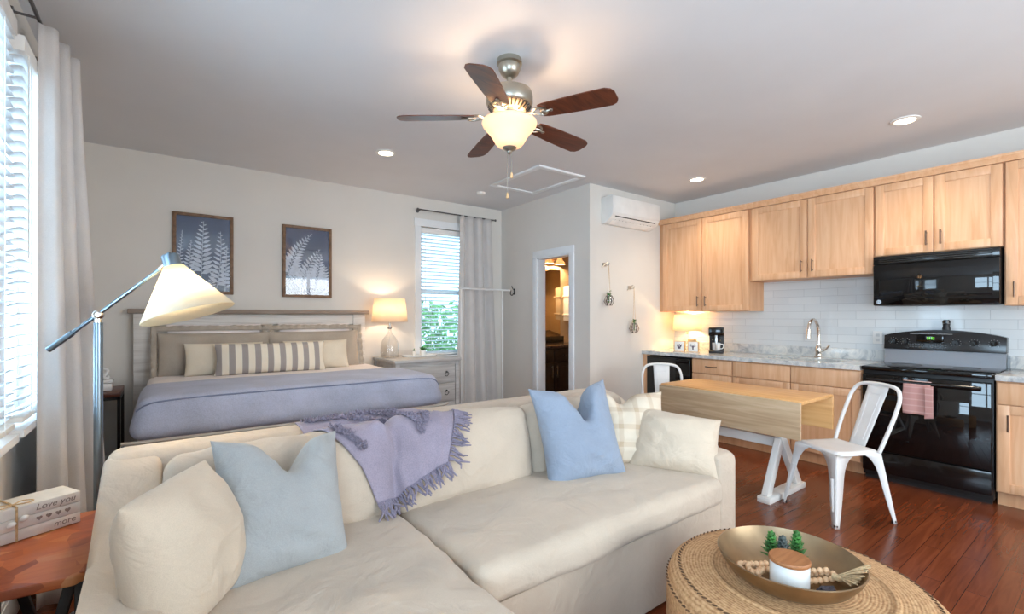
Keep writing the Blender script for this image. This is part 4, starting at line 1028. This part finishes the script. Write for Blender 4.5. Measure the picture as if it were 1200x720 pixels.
lg = b.obj('round_emblem', plain('emblem_silver', (196, 198, 202), .3, .8), md)
b = B(True).tube([(MF-.0035, 1.342+.0135*cos(t), 1.442+.0135*sin(t)) for t in [2*pi*k/24 for k in range(24)]], .0009, 5, closed=True)
b.tube(spline([(MF-.0035, 1.350, 1.446), (MF-.0035, 1.347, 1.450), (MF-.0035, 1.344, 1.446), (MF-.0035, 1.347, 1.438), (MF-.0035, 1.350, 1.441), (MF-.0035, 1.344, 1.443)], 4), .0009, 5)
b.tube(spline([(MF-.0035, 1.337, 1.447), (MF-.0035, 1.340, 1.449), (MF-.0035, 1.340, 1.444), (MF-.0035, 1.337, 1.442), (MF-.0035, 1.341, 1.437), (MF-.0035, 1.335, 1.438)], 4), .0009, 5)
b.obj('monogram', plain('emblem_ink', (60, 62, 66), .4), lg)

# ------------------------------------------------------------------ things on the counter
kl = thing('table_lamp', 'small cream shaded lamp glowing under the far wall cabinet', 'lamp', (5.10, 3.30, .915))
kc = (5.10, 3.30, .915)
B(True).lathe([(0, 0), (.05, 0), (.058, .01), (.062, .06), (.055, .11), (.03, .15), (.018, .17), (.016, .20)], kc, 24, caps=False).obj('glass_base', GLASS, kl, solid=.004)
B(True).lathe([(0, .195), (.016, .195), (.018, .21), (.010, .22), (.010, .27), (0, .27)], kc, 16, caps=False).obj('socket', STEEL, kl)
B(True).lathe([(.165, .235), (.145, .43)], kc, 40, caps=False).obj('lamp_shade', SHADEY, kl, solid=.003)
B(True).ell((5.10, 3.30, 1.235), (.025, .025, .032), 12).obj('bulb', glow('cream_bulb', (255, 222, 150), 8), kl)
point('counter_lamp_light', (5.10, 3.30, 1.29), 8, (1, .76, .40), .03, kl)
def block_frame(label, x, y, rz, var):
    r = thing('photo_block', label, 'picture', (x, y, .915), rz, 'animal print photo blocks')
    B().box(-.058, .058, -.02, .02, 0, .122, .002).box(-.06, .06, -.022, .022, .0, .004).obj('block', TAN, r)
    B().box(-.052, .052, -.0215, -.0195, .006, .116, .0005).obj('photo_print', WHITE, r)
    b = B(); Y = -.0222
    def el(cx, cz, rx, rz_, a=0):
        b.face([(cx+rx*cos(t)*cos(a)-rz_*sin(t)*sin(a), Y-random.random()*.0003, cz+rx*cos(t)*sin(a)+rz_*sin(t)*cos(a)) for t in [2*pi*k/14 for k in range(14)]])
    if var:   # horned head with ears, seen from the front
        el(0, .058, .010, .018); el(0, .036, .008, .009); el(-.02, .068, .012, .0045, -.35); el(.02, .068, .012, .0045, .35)
        el(-.017, .084, .013, .003, -.8); el(.017, .084, .013, .003, .8)
    else:     # flowery animal head
        el(-.012, .062, .011, .02, .3); el(.014, .064, .010, .018, -.4); el(0, .042, .016, .010); el(-.022, .078, .009, .005, .6); el(.024, .080, .009, .005, -.6); el(.002, .082, .006, .008)
    b.obj('animal_motif', plain('sepia_ink_%d' % var, (92, 80, 92), .8, var=.2, sc=80), r)
block_frame('white photo block with a dark animal print, under the small lamp', 4.83, 3.22, R(-72), 0)
block_frame('white photo block with a horned animal print, nearer the coffee maker', 4.87, 3.07, R(-72), 1)
tag(B(True).box(4.95, 5.02, 3.12, 3.20, .915, 1.055, .004).obj('wooden_box', TAN), 'tall pale wood box standing behind the two photo blocks', 'box')
cm = thing('coffee_maker', 'small black drip coffee maker on the counter', 'coffee maker', (4.99, 2.86, .915), R(-62))
B().box(-.075, .075, -.11, .10, 0, .028, .008).obj('base', BLACKM, cm)
B().box(-.075, .075, .015, .10, .028, .235, .008).obj('water_tank', BLACKM, cm)
B().box(-.078, .078, -.105, .10, .19, .285, .010).obj('brew_head', BLACK, cm)
B().lathe([(0, .0), (.04, 0), (.046, .01), (.03, .045), (.018, .06), (0, .06)], (0, -.045, .135), 20, caps=False).obj('filter_holder', BLACKM, cm)
B().cyl((.081, .05, .20), (.076, .05, .20), .012, n=14).obj('button', STEEL, cm)
b = B().box(-.012, .012, -.108, -.1045, .04, .20, .001); b.obj('front_strip', STEEL, cm)
mg = thing('coffee_mug', 'white mug standing on the coffee maker base', 'mug', (4.955, 2.842, .943), R(-62))
B().lathe([(0, 0), (.034, 0), (.040, .01), (.043, .085), (.0385, .085), (.036, .014), (0, .012)], (0, 0, 0), 24, caps=False).obj('cup', CERAM, mg)
B().tube(spline([(.040, 0, .072), (.068, 0, .068), (.074, 0, .045), (.060, 0, .022), (.040, 0, .02)], 5), .0055, 8).obj('handle', CERAM, mg)

# ------------------------------------------------------------------ drop leaf table
TX0, TX1, TY0, TY1 = 3.36, 3.87, 1.335, 2.42
tb = thing('drop_leaf_table', 'oak drop leaf table with both leaves down on white trestle legs', 'table', ((TX0+TX1)/2, (TY0+TY1)/2, 0))
B(True).box(TX0, TX1, TY0, TY1, .735, .76, .004).obj('tabletop', RUSTICTOP, tb)
B(True).box(TX0-.025, TX0-.003, TY0, TY1, .505, .752, .004).obj('leaf', RUSTIC, tb)
B(True).box(TX1+.003, TX1+.025, TY0, TY1, .505, .752, .004).obj('leaf', RUSTICTOP, tb)
for x in (TX0-.002, TX1+.002):
    b = B(True)
    for y in (TY0+.15, TY1-.15): b.box(x-.02 if x < 3.6 else x-.06, x+.06 if x < 3.6 else x+.02, y-.015, y+.015, .729, .735)
    b.obj('hinge', BLACKM, tb)
for y in (1.60, 2.22):
    fr = B(True).box(3.40, 3.985, y-.045, y+.045, .0, .042, .005).obj('foot', WHITE, tb)
    for xa, xb in ((3.45, 3.83), (3.93, 3.45)):
        d_ = Vector((xb-xa, 0, .70)).normalized(); n_ = Vector((d_.z, 0, -d_.x))*.033; sgn = .004 if xa < xb else -.004
        a_ = Vector((xa, y-.022+sgn, .035)); e_ = Vector((xb, y-.022+sgn, .732))
        B(True).prism([a_-n_, a_+n_, e_+n_, e_-n_], (0, .044, 0), .003).obj('leg', WHITE, tb)
B(True).box(3.655, 3.695, 1.62, 2.20, .35, .42, .004).obj('stretcher', WHITE, tb)
B(True).box(3.42, 3.84, 1.55, 1.64, .70, .735, .003).box(3.42, 3.84, 2.17, 2.26, .70, .735, .003).obj('cross_rail', WHITE, tb)
b = B(True).box(TX0+.02, TX0+.055, 2.27, 2.33, .47, .56, .008).box(TX0+.025, TX0+.05, 2.285, 2.315, .56, .735, .003); b.obj('leaf_bracket', BLACKM, tb)

# ------------------------------------------------------------------ metal chairs (front towards local -y)
def metal_chair(label, loc, rot):
    r = thing('metal_chair', label, 'chair', loc, rot, 'white metal cafe chairs')
    # seat
    b = B(); sw, sd = .175, .17; zs = .452
    def seat(u, v):
        x, y = (u*2-1), (v*2-1); k = 1-.06*(x*x*y*y); dish = .010*(1-x*x)*(1-y*y)
        lip = .020 if max(abs(x), abs(y)) > .999 else 0
        return (x*sw*k*(1+.03*(y < 0)), y*sd*k, zs-dish-lip)
    us = 17; b.grid(seat, us, us)
    b.obj('seat', WHITEMETAL, r, ang=50, solid=.006)
    # legs: tapered folded sheet, splayed; each has a front and a side face with a curved brace
    for sx in (-1, 1):
        for sy in (-1, 1):
            top = Vector((sx*sw*.97, sy*sd*.97, zs-.012)); bot = Vector((sx*.225, sy*.225, 0.0))
            b = B()
            def P(t, ax, wd):  # point on the leg edge running t from top to foot
                c_ = top.lerp(bot, t); o = Vector((-sx, 0, 0)) if ax == 0 else Vector((0, -sy, 0)); return c_+o*wd
            ts = [0, .06, .12, .2, .3, .45, .62, .8, .92, 1]; wd = [.135, .098, .078, .063, .055, .050, .044, .036, .028, .026]
            for ax in (0, 1):
                pr_ = [b.bm.verts.new(P(t, ax, 0)) for t in ts]; qr_ = [b.bm.verts.new(P(t, ax, w_)) for t, w_ in zip(ts, wd)]
                for i in range(len(ts)-1): b.bm.faces.new((pr_[i], qr_[i], qr_[i+1], pr_[i+1]))
            bmesh.ops.remove_doubles(b.bm, verts=b.bm.verts, dist=1e-5)
            lg_ = b.obj('leg', WHITEMETAL, r, ang=30, solid=.005)
            cc = top.lerp(bot, .52)+Vector((-sx*.022, -sy*.022, 0))
            b = B(); m_ = top.lerp(bot, .34)+Vector((-sx*.027, sy*.003, 0)); e_ = top.lerp(bot, .78)+Vector((-sx*.020, sy*.003, 0))
            b.tube([m_, m_.lerp(e_, .5), e_], [.010, .008, .004], 8); b.obj('pressed_rib', WHITEMETAL, lg_)
            B().cyl(bot+Vector((-sx*.012, -sy*.012, -.0)), bot+Vector((-sx*.012, -sy*.012, .02)), .014, .013, n=10).obj('foot_cap', BLACKM, lg_)
    # back hoop and splat
    hp = [(-sw*.96, sd*.90, .44), (-sw*1.02, sd*1.20, .56), (-sw*1.04, sd*1.57, .70), (-sw*.98, sd*1.80, .79), (-sw*.72, sd*1.93, .843), (0, sd*1.97, .856), (sw*.72, sd*1.93, .843), (sw*.98, sd*1.80, .79), (sw*1.04, sd*1.57, .70), (sw*1.02, sd*1.20, .56), (sw*.96, sd*.90, .44)]
    B().tube(spline(hp, 6), .0125, 10).obj('back_frame', WHITEMETAL, r)
    def spl(u, v):
        wv = .060+.016*v; x = (u*2-1)*wv; z = .445+(.845-.445)*v; y = sd*(.93+1.02*min(1, v*1.02))-.004*(1-(u*2-1)**2)
        return (x, y, z)
    sp_ = B().grid(spl, 9, 14).obj('backrest_splat', WHITEMETAL, r, ang=60, solid=.004)
    b = B()
    rp = [spl(.5+.26*q, t) for q, t in ((-1, .12), (-1, .5), (-1.05, .86), (1.05, .86), (1, .5), (1, .12), (-1, .12))]
    b.tube([(x, y-.003, z) for x, y, z in rp], .003, 6); b.obj('pressed_rib', WHITEMETAL, sp_)
    return r
metal_chair('white metal cafe chair in front of the black stove', (3.645, 1.235, 0), R(153+90))
metal_chair('white metal cafe chair at the far end of the table by the fridge', (3.66, 2.60, 0), R(-50))

# ------------------------------------------------------------------ sofa with chaise
sofa = thing('sofa', 'large cream linen slipcovered sofa with a chaise on its left side', 'sofa', (1.15, 1.75, 0))
sup = []          # what the throw lies on: (vertices, faces)
def spart(b, name, ang=80, keep=True, parent=None, m=None):
    if keep:
        b.bm.verts.index_update(); sup.append(([v.co.copy() for v in b.bm.verts], [[v.index for v in f.verts] for f in b.bm.faces]))
    return b.obj(name, m or SOFA, parent or sofa, ang=ang)
SX_0, SX_1 = -.165, 2.46
b = B(True).prism([(SX_0+.01, 2.28, .02), (SX_0+.01, .62, .02), (.822, .62, .02), (.822, 1.30, .02), (SX_1-.01, 1.30, .02), (SX_1-.01, 2.28, .02)], (0, 0, .335), .012)
spart(b, 'base', 40, False)
# back and sloping arms
def backpost(P): return (P.x, P.y+.03*max(0, P.z)/.3, P.z+.006*noise.noise(Vector((P.x*3, 0, 1))))
spart(B(True).soft(((SX_0+SX_1)/2, 2.20, .44), ((SX_1-SX_0)/2, .10, .385), .055, (0, .01, .004), .007, 21, n=40, fr=2.5, post=backpost), 'back')
arm_pr = [(2.27, .02), (2.27, .80), (2.18, .815), (2.08, .79), (1.98, .725), (1.87, .660), (1.72, .625), (1.50, .607), (1.34, .600), (1.305, .585), (1.295, .56), (1.295, .02)]
for x in (SX_0, SX_1-.165):
    bm_ = B(True).prism([(x, y, z) for y, z in arm_pr], (.165, 0, 0), .022)
    spart(bm_, 'arm', 30, False)
# seat cushions
spart(B(True).soft((.408, 1.29, .425), (.402, .685, .075), .055, (.006, .006, .024), .026, 31, n=56, fr=3.6), 'seat_cushion')
spart(B(True).soft((1.555, 1.635, .425), (.735, .365, .07), .045, (.004, .014, .022), .022, 32, n=60, fr=3.6), 'seat_cushion')
# back cushions lean on the back
for cx, hw, seed in ((.395, .395, 41), (1.175, .375, 42), (1.925, .372, 43)):
    M = Matrix.Translation((cx, 1.985, .645)) @ Matrix.Rotation(R(-11), 4, 'X')
    spart(B(True).soft((0, 0, 0), (hw, .095, .195), .06, (.006, .045, .012), .030, seed, M=M, n=44, fr=4.6), 'back_cushion')

# lavender throw draped over the back, found by dropping it on the sofa
vv, ff = [], []
for V, F in sup:
    o = len(vv); vv += V; ff += [[i+o for i in f] for f in F]
tree_ = BVHTree.FromPolygons(vv, ff)
DD = Vector((0, .66, -.75)).normalized(); EE = Vector((0, .75, .66)).normalized()
def lerpt(tab, t):
    for (a, p), (c, q) in zip(tab, tab[1:]):
        if t <= c: return p+(q-p)*(t-a)/(c-a)
    return tab[-1][1]
LX = [(0, .70), (.25, .64), (.5, .545), (.75, .49), (1, .47)]
RX = [(0, 1.02), (.2, 1.05), (.45, 1.10), (.65, 1.14), (.8, 1.13), (1, 1.0)]
T0, T1 = 1.765, 2.235
def hit(x, t):
    o = EE*(T0+(T1-T0)*t)-DD*3+Vector((x, 0, 0))
    h = tree_.ray_cast(o, DD)[0]
    if h: return h
    return Vector((x, 2.325, .80-max(0, t-.97)*.4))
NU, NV = 46, 56
H = [[None]*NV for _ in range(NU)]
for i in range(NU):
    for j in range(NV):
        t = j/(NV-1); x0, x1 = lerpt(LX, t), lerpt(RX, t); u = i/(NU-1)
        tb_ = t+.05*(u-.5)*(1-t)+(.10*u*(1-t))  # the lower edge rises to the right
        H[i][j] = hit(x0+(x1-x0)*u, tb_)
for _ in range(6):   # smooth: cloth bridges hollows
    G = [[p.copy() for p in r_] for r_ in H]
    for i in range(NU):
        for j in range(NV):
            nb = [G[a][c_] for a, c_ in ((i-1, j), (i+1, j), (i, j-1), (i, j+1)) if 0 <= a < NU and 0 <= c_ < NV]
            av = sum(nb, Vector())/len(nb); d_ = (av-G[i][j]); H[i][j] = G[i][j]-DD*max(0, -d_.dot(DD))*.8
for i in range(NU):
    for j in range(NV):
        u, t = i/(NU-1), j/(NV-1)
        fold = .016*math.exp(-((u-.30-.10*(1-t))/.035)**2)+.012*math.exp(-((u-.62+.15*t)/.05)**2)+.010*math.exp(-((u-.85)/.04)**2)
        fold += .008*noise.noise(Vector((u*6, t*3, 2)))+.010*math.exp(-((t-.97)/.05)**2)
        H[i][j] = H[i][j]-DD*(.012+max(0, fold))
th = thing('throw_blanket', 'lavender fringed throw blanket draped over the sofa back', 'blanket', (.85, 2.0, .5))
def hat(u, t):
    fi, fj = min(max(u, 0), 1)*(NU-1), min(max(t, 0), 1)*(NV-1); i, j = min(int(fi), NU-2), min(int(fj), NV-2); a, c_ = fi-i, fj-j
    return (H[i][j]*(1-a)+H[i+1][j]*a)*(1-c_)+(H[i][j+1]*(1-a)+H[i+1][j+1]*a)*c_
b = B(True)
g = [[b.bm.verts.new(H[i][j]) for j in range(NV)] for i in range(NU)]
for i in range(NU-1):
    for j in range(NV-1): b.bm.faces.new((g[i][j], g[i+1][j], g[i+1][j+1], g[i][j+1]))
b.obj('blanket_cloth', THROW, th, ang=80, solid=.006)
FR = fabric('lavender_fringe', (140, 132, 150), .14, 200, .6)
def tufts(path, n):
    b = B(True)
    for k in range(n):
        f = k/(n-1)*(len(path)-1); i = min(int(f), len(path)-2); q = Vector(path[i]).lerp(Vector(path[i+1]), f-i)
        p = hat(q.x+random.gauss(0, .014), q.y+random.gauss(0, .012))-DD*.012
        for _ in range(3):
            e = Vector((random.gauss(0, .006), random.gauss(0, .006), random.gauss(0, .005)))-DD*.004
            b.tube([p-e*.6, p+e*.4-DD*.004, p+e*1.3], .0032, 5)
    o_ = b.obj('tufted_band', FR, th); o_['kind'] = 'stuff'; return o_
tufts([(.05, .98, 0), (.25, .97, 0), (.42, .90, 0), (.55, .75, 0), (.64, .50, 0), (.66, .36, 0)], 190)
tufts([(.62, .93, 0), (.70, .78, 0), (.74, .60, 0), (.72, .45, 0)], 70)
tufts([(.06, .62, 0), (.08, .50, 0), (.13, .36, 0)], 60)
tufts([(.45, .99, 0), (.62, .985, 0), (.80, .96, 0)], 50)
b = B(True)
def strand(p, d_, L):
    pts = [p]; q = p.copy(); e = d_.normalized()
    for k in range(4):
        e = (e+Vector((random.gauss(0, .22), random.gauss(0, .1), random.gauss(0, .14)))).normalized(); q = q+e*L/4
        pts.append(q-DD*random.uniform(0, .010))
    b.tube(pts, [.0055, .005, .0055, .0045, .003], 5)
for k in range(46):   # lower edge
    u = k/45; p = hat(u, .0)-DD*.004; strand(p, -EE*.85+Vector((.1, 0, -.05)), random.uniform(.065, .09))
for k in range(40):   # right edge
    t = k/39*.82+.02; p = hat(1, t)-DD*.006; strand(p, Vector((.75, 0, 0))-EE*(.75-.4*t), random.uniform(.065, .095))
o_ = b.obj('fringe', FR, th); o_['kind'] = 'stuff'

# loose cushions on the sofa
def cushion(label, loc, rot, W, H_, T, m, seed, cat='pillow', nm='throw_pillow', group=None, **kw):
    r = thing(nm, label, cat, loc, rot, group); B().pillow(W, H_, T, seed=seed, **kw).obj('pillow_cover', m, r, ang=80); return r
cushion('big cream linen pillow leaning on the left arm of the sofa', (.085, 1.575, .485), (R(-11), R(-3), R(56)), .34, .385, .25, CREAMP, 51, pinch=.0, wr=.016, group='cream arm pillows')
cushion('pale grey blue throw pillow at the left of the sofa, standing on the chaise', (.325, 1.635, .485), (R(-26), R(5), R(8)), .42, .47, .22, BLUEG, 52, chop=.24, pinch=.11, cx=.05, chopw=.30, wr=.016)
cushion('light blue throw pillow with a deep centre dent at the right of the sofa', (1.725, 1.665, .485), (R(-20), R(-3), R(-12)), .47, .52, .22, BLUEP, 53, chop=.38, pinch=.13, cx=.08, chopw=.24, wr=.010)
cushion('small cream plaid pillow between the light blue pillow and the right arm', (2.10, 1.70, .485), (R(-20), R(4), R(-30)), .42, .44, .18, PLAID, 54, chop=.16, pinch=.10, cx=-.25, wr=.010)
cushion('cream linen pillow resting against the right arm of the sofa', (2.185, 1.50, .485), (R(-28), R(3), R(-58)), .46, .35, .22, CREAMP, 55, pinch=.06, wr=.012, group='cream arm pillows', slump=.08)

# ------------------------------------------------------------------ end table, stacked books, floor lamp
et = thing('end_table', 'reddish patchwork wood end table with black metal legs at the left edge', 'side table', (-.345, 2.24, 0))
B(True).prism([(-.505, 1.955, .502), (-.40, 1.945, .502), (-.215, 1.925, .502), (-.19, 1.945, .502), (-.186, 2.54, .502), (-.505, 2.55, .502)], (0, 0, .03), .006).obj('tabletop', PATCH, et)
for y in (2.00, 2.48):
    for xa, xb in ((-.205, -.205), (-.225, -.345), (-.485, -.485), (-.465, -.345)):
        b = B(True); d_ = Vector((xb-xa, 0, -.50)).normalized(); n_ = Vector((d_.z, 0, -d_.x))*.014
        b.prism([Vector((xa, y-.014, .502))-n_, Vector((xa, y-.014, .502))+n_, Vector((xb, y-.014, .0))+n_, Vector((xb, y-.014, .0))-n_], (0, .028, 0), .002).obj('leg', BLACKM, et)
for x in (-.345,): B(True).box(x-.012, x+.012, 2.0, 2.48, .008, .024, .002).obj('stretcher', BLACKM, et)
bk = thing('stacked_books', 'three white wooden books tied with twine on the end table', 'books', (-.351, 2.366, .534), R(28))
bl_, bd_ = .232, .135
CARVE = plain('white_book_wood', (236, 232, 226), .6, var=.03, sc=20)
for i in range(3):
    z = .0395*i; bo = B().box(-bl_/2, bl_/2, 0, bd_, z+.0008, z+.0388, .002).obj('book', CARVE, bk)
    Mx = Matrix.Translation((0, -.0004, 0)) @ Matrix.Rotation(pi/2, 4, 'X')
    if i == 2: text_mesh('Love you', .030, Matrix.Translation((-.012, -.0003, z+.011)) @ Matrix.Rotation(pi/2, 4, 'X'), .25).obj('lettering', GREYINK, bo)
    if i == 0: text_mesh('more', .029, Matrix.Translation((.038, -.0003, z+.012)) @ Matrix.Rotation(pi/2, 4, 'X'), .1).obj('lettering', GREYINK, bo)
    if i == 1:
        b = B()
        for k in range(4):
            cx = -.002+k*.0265; hp = [(.0085*(16*sin(t)**3)/16, .0085*(13*cos(t)-5*cos(2*t)-2*cos(3*t)-cos(4*t))/15) for t in [2*pi*q/26 for q in range(26)]]
            b.prism([(cx+x, -.0002, z+.0205+zz) for x, zz in hp], (0, -.0008, 0))
        b.obj('heart_row', GREYINK, bo)
tx = -.062
B().tube([(tx, -.004, .0), (tx, -.0045, .06), (tx, -.004, .1205), (tx, .06, .1225), (tx, bd_+.003, .1205), (tx, bd_+.003, .002)], .0032, 7).tube(spline([(tx, .02, .124), (tx+.03, -.0, .126), (tx+.052, .02, .125), (tx+.03, .04, .126), (tx, .025, .124), (tx-.03, .0, .126), (tx-.055, .015, .125), (tx-.03, .035, .126), (tx, .025, .124)], 6), .0022, 6).obj('twine', ROPE, bk)
for x, z in ((tx-.016, .066), (tx+.016, .078)): B().ell((x, -.013, z), (.013, .011, .010), 14, Matrix.Rotation(R(-25), 4, 'Y')).obj('bead', CERAM, bk)

LX0, LY0 = -.222, 2.72
fl = thing('floor_lamp', 'brushed metal floor lamp with cream cone shade behind the sofa arm', 'lamp', (LX0, LY0, 0))
B(True).lathe([(0, 0), (.13, 0), (.135, .006), (.13, .018), (.03, .026), (.022, .04), (0, .04)], (LX0, LY0, 0), 40, caps=False).obj('base', LAMPMETAL, fl)
B(True).cyl((LX0, LY0, .03), (LX0, LY0, 1.29), .0165, n=20).obj('pole', LAMPMETAL, fl)
RV = Vector((.87, -.49, 0)); J = Vector((LX0, LY0, 1.325))
def at(dx, dz): return J+RV*dx+Vector((0, 0, dz))
B(True).ell(J, (.022, .022, .022), 14).cyl(J-Vector((0, 0, .045)), J, .013).cyl(J+Vector((.0, -.03, 0)), J+Vector((0, .03, 0)), .010).obj('joint', CHROME, fl)
B(True).cyl(at(-.195, -.152), at(-.10, -.078), .0125, n=14).cyl(at(-.10, -.078), at(.255, .207), .0085, n=12).obj('arm', LAMPMETAL, fl)
hc = at(.290, .252); ax = Vector((.30*RV.x, .30*RV.y, -.954)).normalized()
q = Vector((0, 0, 1)).rotation_difference(ax).to_matrix().to_4x4(); M = Matrix.Translation(hc) @ q
B(True).lathe([(0, -.025), (.006, -.024), (.008, -.015), (.030, -.014), (.034, -.008), (.034, .045), (0, .045)], n=24, M=M, caps=False).obj('socket', LAMPMETAL, fl)
B(True).cyl(at(.245, .2), hc+ax*.01, .010, n=10).obj('arm_joint', CHROME, fl)
B(True).lathe([(.036, .040), (.180, .262)], n=56, M=M, caps=False).obj('lamp_shade', SHADEY, fl, solid=.004)
bp = hc+ax*.11
B(True).ell(bp, .028, 14).obj('bulb', glow('reading_bulb', (255, 226, 160), 10), fl)
point('floor_lamp_light', tuple(hc+ax*.165), 6, (1, .82, .56), .03, fl)

# ------------------------------------------------------------------ ottoman with brass bowl
OX, OY, OR, OZ = 1.735, .705, .418, .43
om = thing('ottoman', 'round woven jute ottoman with dark stitching in front of the sofa', 'ottoman', (OX, OY, 0))
b = B().lathe([(0, .0), (OR-.02, 0), (OR, .02), (OR+.006, .2), (OR+.002, OZ-.06), (OR-.010, OZ-.028), (OR-.036, OZ-.008), (OR-.08, OZ-.001), (0, OZ)], n=72, caps=False); b.obj('jute_body', JUTE, om, ang=60)
def stitch(r_, z, n, rad, up=False):
    b = B()
    for k in range(n):
        a = 2*pi*k/n; t = Vector((-sin(a), cos(a), 0)); c_ = Vector((r_*cos(a), r_*sin(a), z))
        b.ell(c_, (rad*2.4, rad*.8, rad*.7), 6, Matrix.Rotation(a+pi/2+.5, 4, 'Z'))
    return b
o_ = stitch(OR-.040, OZ-.006, 110, .0042).obj('outer_stitching', JUTEDARK, om); o_['kind'] = 'stuff'
o_ = stitch(OR+.001, OZ-.055, 110, .0048).obj('rim_stitching', JUTEDARK, om); o_['kind'] = 'stuff'
o_ = stitch(OR*.64, OZ-.0005, 70, .0036).obj('inner_stitching', JUTEDARK, om); o_['kind'] = 'stuff'
B().lathe([(OR*.64-.012, OZ-.002), (OR*.64-.008, OZ+.004), (OR*.64+.008, OZ+.004), (OR*.64+.012, OZ-.002)], n=72, caps=False).obj('inner_braid', JUTE, om, ang=60)

WX, WY, WZ = 1.667, .704, OZ+.002
bw = thing('bowl', 'wide antique brass bowl on the jute ottoman', 'bowl', (WX, WY, WZ))
B().lathe([(0, 0), (.09, .001), (.14, .012), (.180, .038), (.205, .070), (.216, .094), (.212, .096), (.200, .072), (.176, .042), (.138, .017), (.088, .006), (0, .005)], n=64, caps=False).obj('bowl_shell', BRASS, bw, ang=60)
cd = thing('candle_jar', 'white candle jar with a wooden lid standing in the brass bowl', 'candle', (1.600, .672, WZ+.007))
B().lathe([(0, 0), (.052, 0), (.056, .004), (.056, .100), (0, .100)], n=40, caps=False).obj('jar', CERAM, cd)
B().lathe([(0, .100), (.058, .100), (.059, .103), (.059, .109), (.057, .112), (0, .112)], n=40, caps=False).obj('lid', LIDW, cd)
sp = thing('succulent', 'small green succulent sprigs in the bowl behind the candle jar', 'plant', (1.725, .742, WZ+.010))
for ox, oy, hh, gm in ((-.026, .030, .112, LEAF), (.026, -.030, .122, LEAF), (-.002, .004, .100, plain('dusky_leaf', (84, 92, 88), .6, var=.3, sc=40))):
    b = B(); b.tube([(ox, oy, 0), (ox, oy, hh)], .004, 6)
    for k in range(44):
        t = k/43; a = k*2.4; o = Vector((ox, oy, hh*(.35+.65*t))); e = Vector((cos(a), sin(a), .35+t*1.3)).normalized()*(.040*(1-.5*t)); n_ = e.cross(Vector((0, 0, 1))).normalized()*.010
        b.face([o, o+e*.5+n_, o+e, o+e*.5-n_])
    b.obj('sprig', gm, sp, ang=10, solid=.0015)
B().ell((0, 0, .008), (.05, .04, .010), 12).obj('moss', LEAF, sp)
# wooden bead garland with a tassel, looped on both sides of the jar
gd = thing('bead_garland', 'pale wooden bead garland with tassel curled in the brass bowl', 'garland', (WX, WY, WZ+.02))
def bowlz(x, y):
    r_ = math.hypot(x, y); L = [(0, .005), (.088, .006), (.138, .017), (.176, .042), (.200, .072), (.212, .096)]
    for (a, p), (c_, q_) in zip(L, L[1:]):
        if r_ <= c_: return p+(q_-p)*(r_-a)/(c_-a)
    return .096
def beads(pts, rad, lift=0):
    b = B(); P = spline([(x-WX, y-WY, 0) for x, y in pts], 30); last = None
    for p in P:
        if last is None or (p-last).length > rad*1.75:
            b.ell((p.x, p.y, bowlz(p.x, p.y)-.02+rad*1.05+lift), rad, 10); last = p
    return b
beads([(1.66, .765), (1.625, .815), (1.585, .825), (1.545, .795), (1.535, .755), (1.56, .745), (1.60, .775), (1.64, .785), (1.66, .80)], .0095, .006).obj('beads', BEAD, gd)
beads([(1.665, .775), (1.60, .80), (1.560, .775), (1.575, .758), (1.62, .762)], .0095, .020).obj('beads', BEAD, gd)
beads([(1.68, .70), (1.725, .675), (1.765, .645), (1.775, .610), (1.755, .600), (1.72, .632), (1.68, .655)], .0095, .006).obj('beads', BEAD, gd)
beads([(1.70, .69), (1.74, .655), (1.765, .62)], .0095, .022).obj('beads', BEAD, gd)
b = B(); t0 = Vector((1.745-WX, .590-WY, .022)); rnd = random.Random(3)
for k in range(46):
    e = Vector((1.732+rnd.gauss(0, .018)-WX, .524+rnd.gauss(0, .010)-WY, 0)); e.z = bowlz(e.x, e.y)-.02+.006+rnd.random()*.012
    m_ = (t0+e)/2+Vector((rnd.gauss(0, .004), 0, .004)); b.tube([t0+Vector((rnd.gauss(0, .004), rnd.gauss(0, .004), rnd.gauss(0, .003))), m_, e], .0022, 4)
b.obj('tassel', ROPE, gd)
B().tube([t0+Vector((0, .012, 0)), t0-Vector((0, .012, 0))], .010, 10).obj('tassel_wrap', ROPE, gd)
cs = thing('crochet_tag', 'small dark and white crocheted block in front of the candle jar', 'ornament', (1.650, .600, WZ+.016), (R(40), 0, R(-35)))
B().box(-.022, .022, -.009, .009, 0, .050, .004).obj('block', plain('dark_crochet', (70, 62, 66), .9, var=.3, sc=120), cs)
b = B()
for i in range(6):
    for j in range(7):
        b.ell((-.018+.0072*i+.001*(j % 2), -.0095, .005+.0068*j), (.0024, .0012, .0022), 6, Matrix.Rotation(.6, 4, 'Y'))
o_ = b.obj('crochet_loops', plain('pale_crochet', (206, 200, 200), .9, var=.1, sc=90), cs)
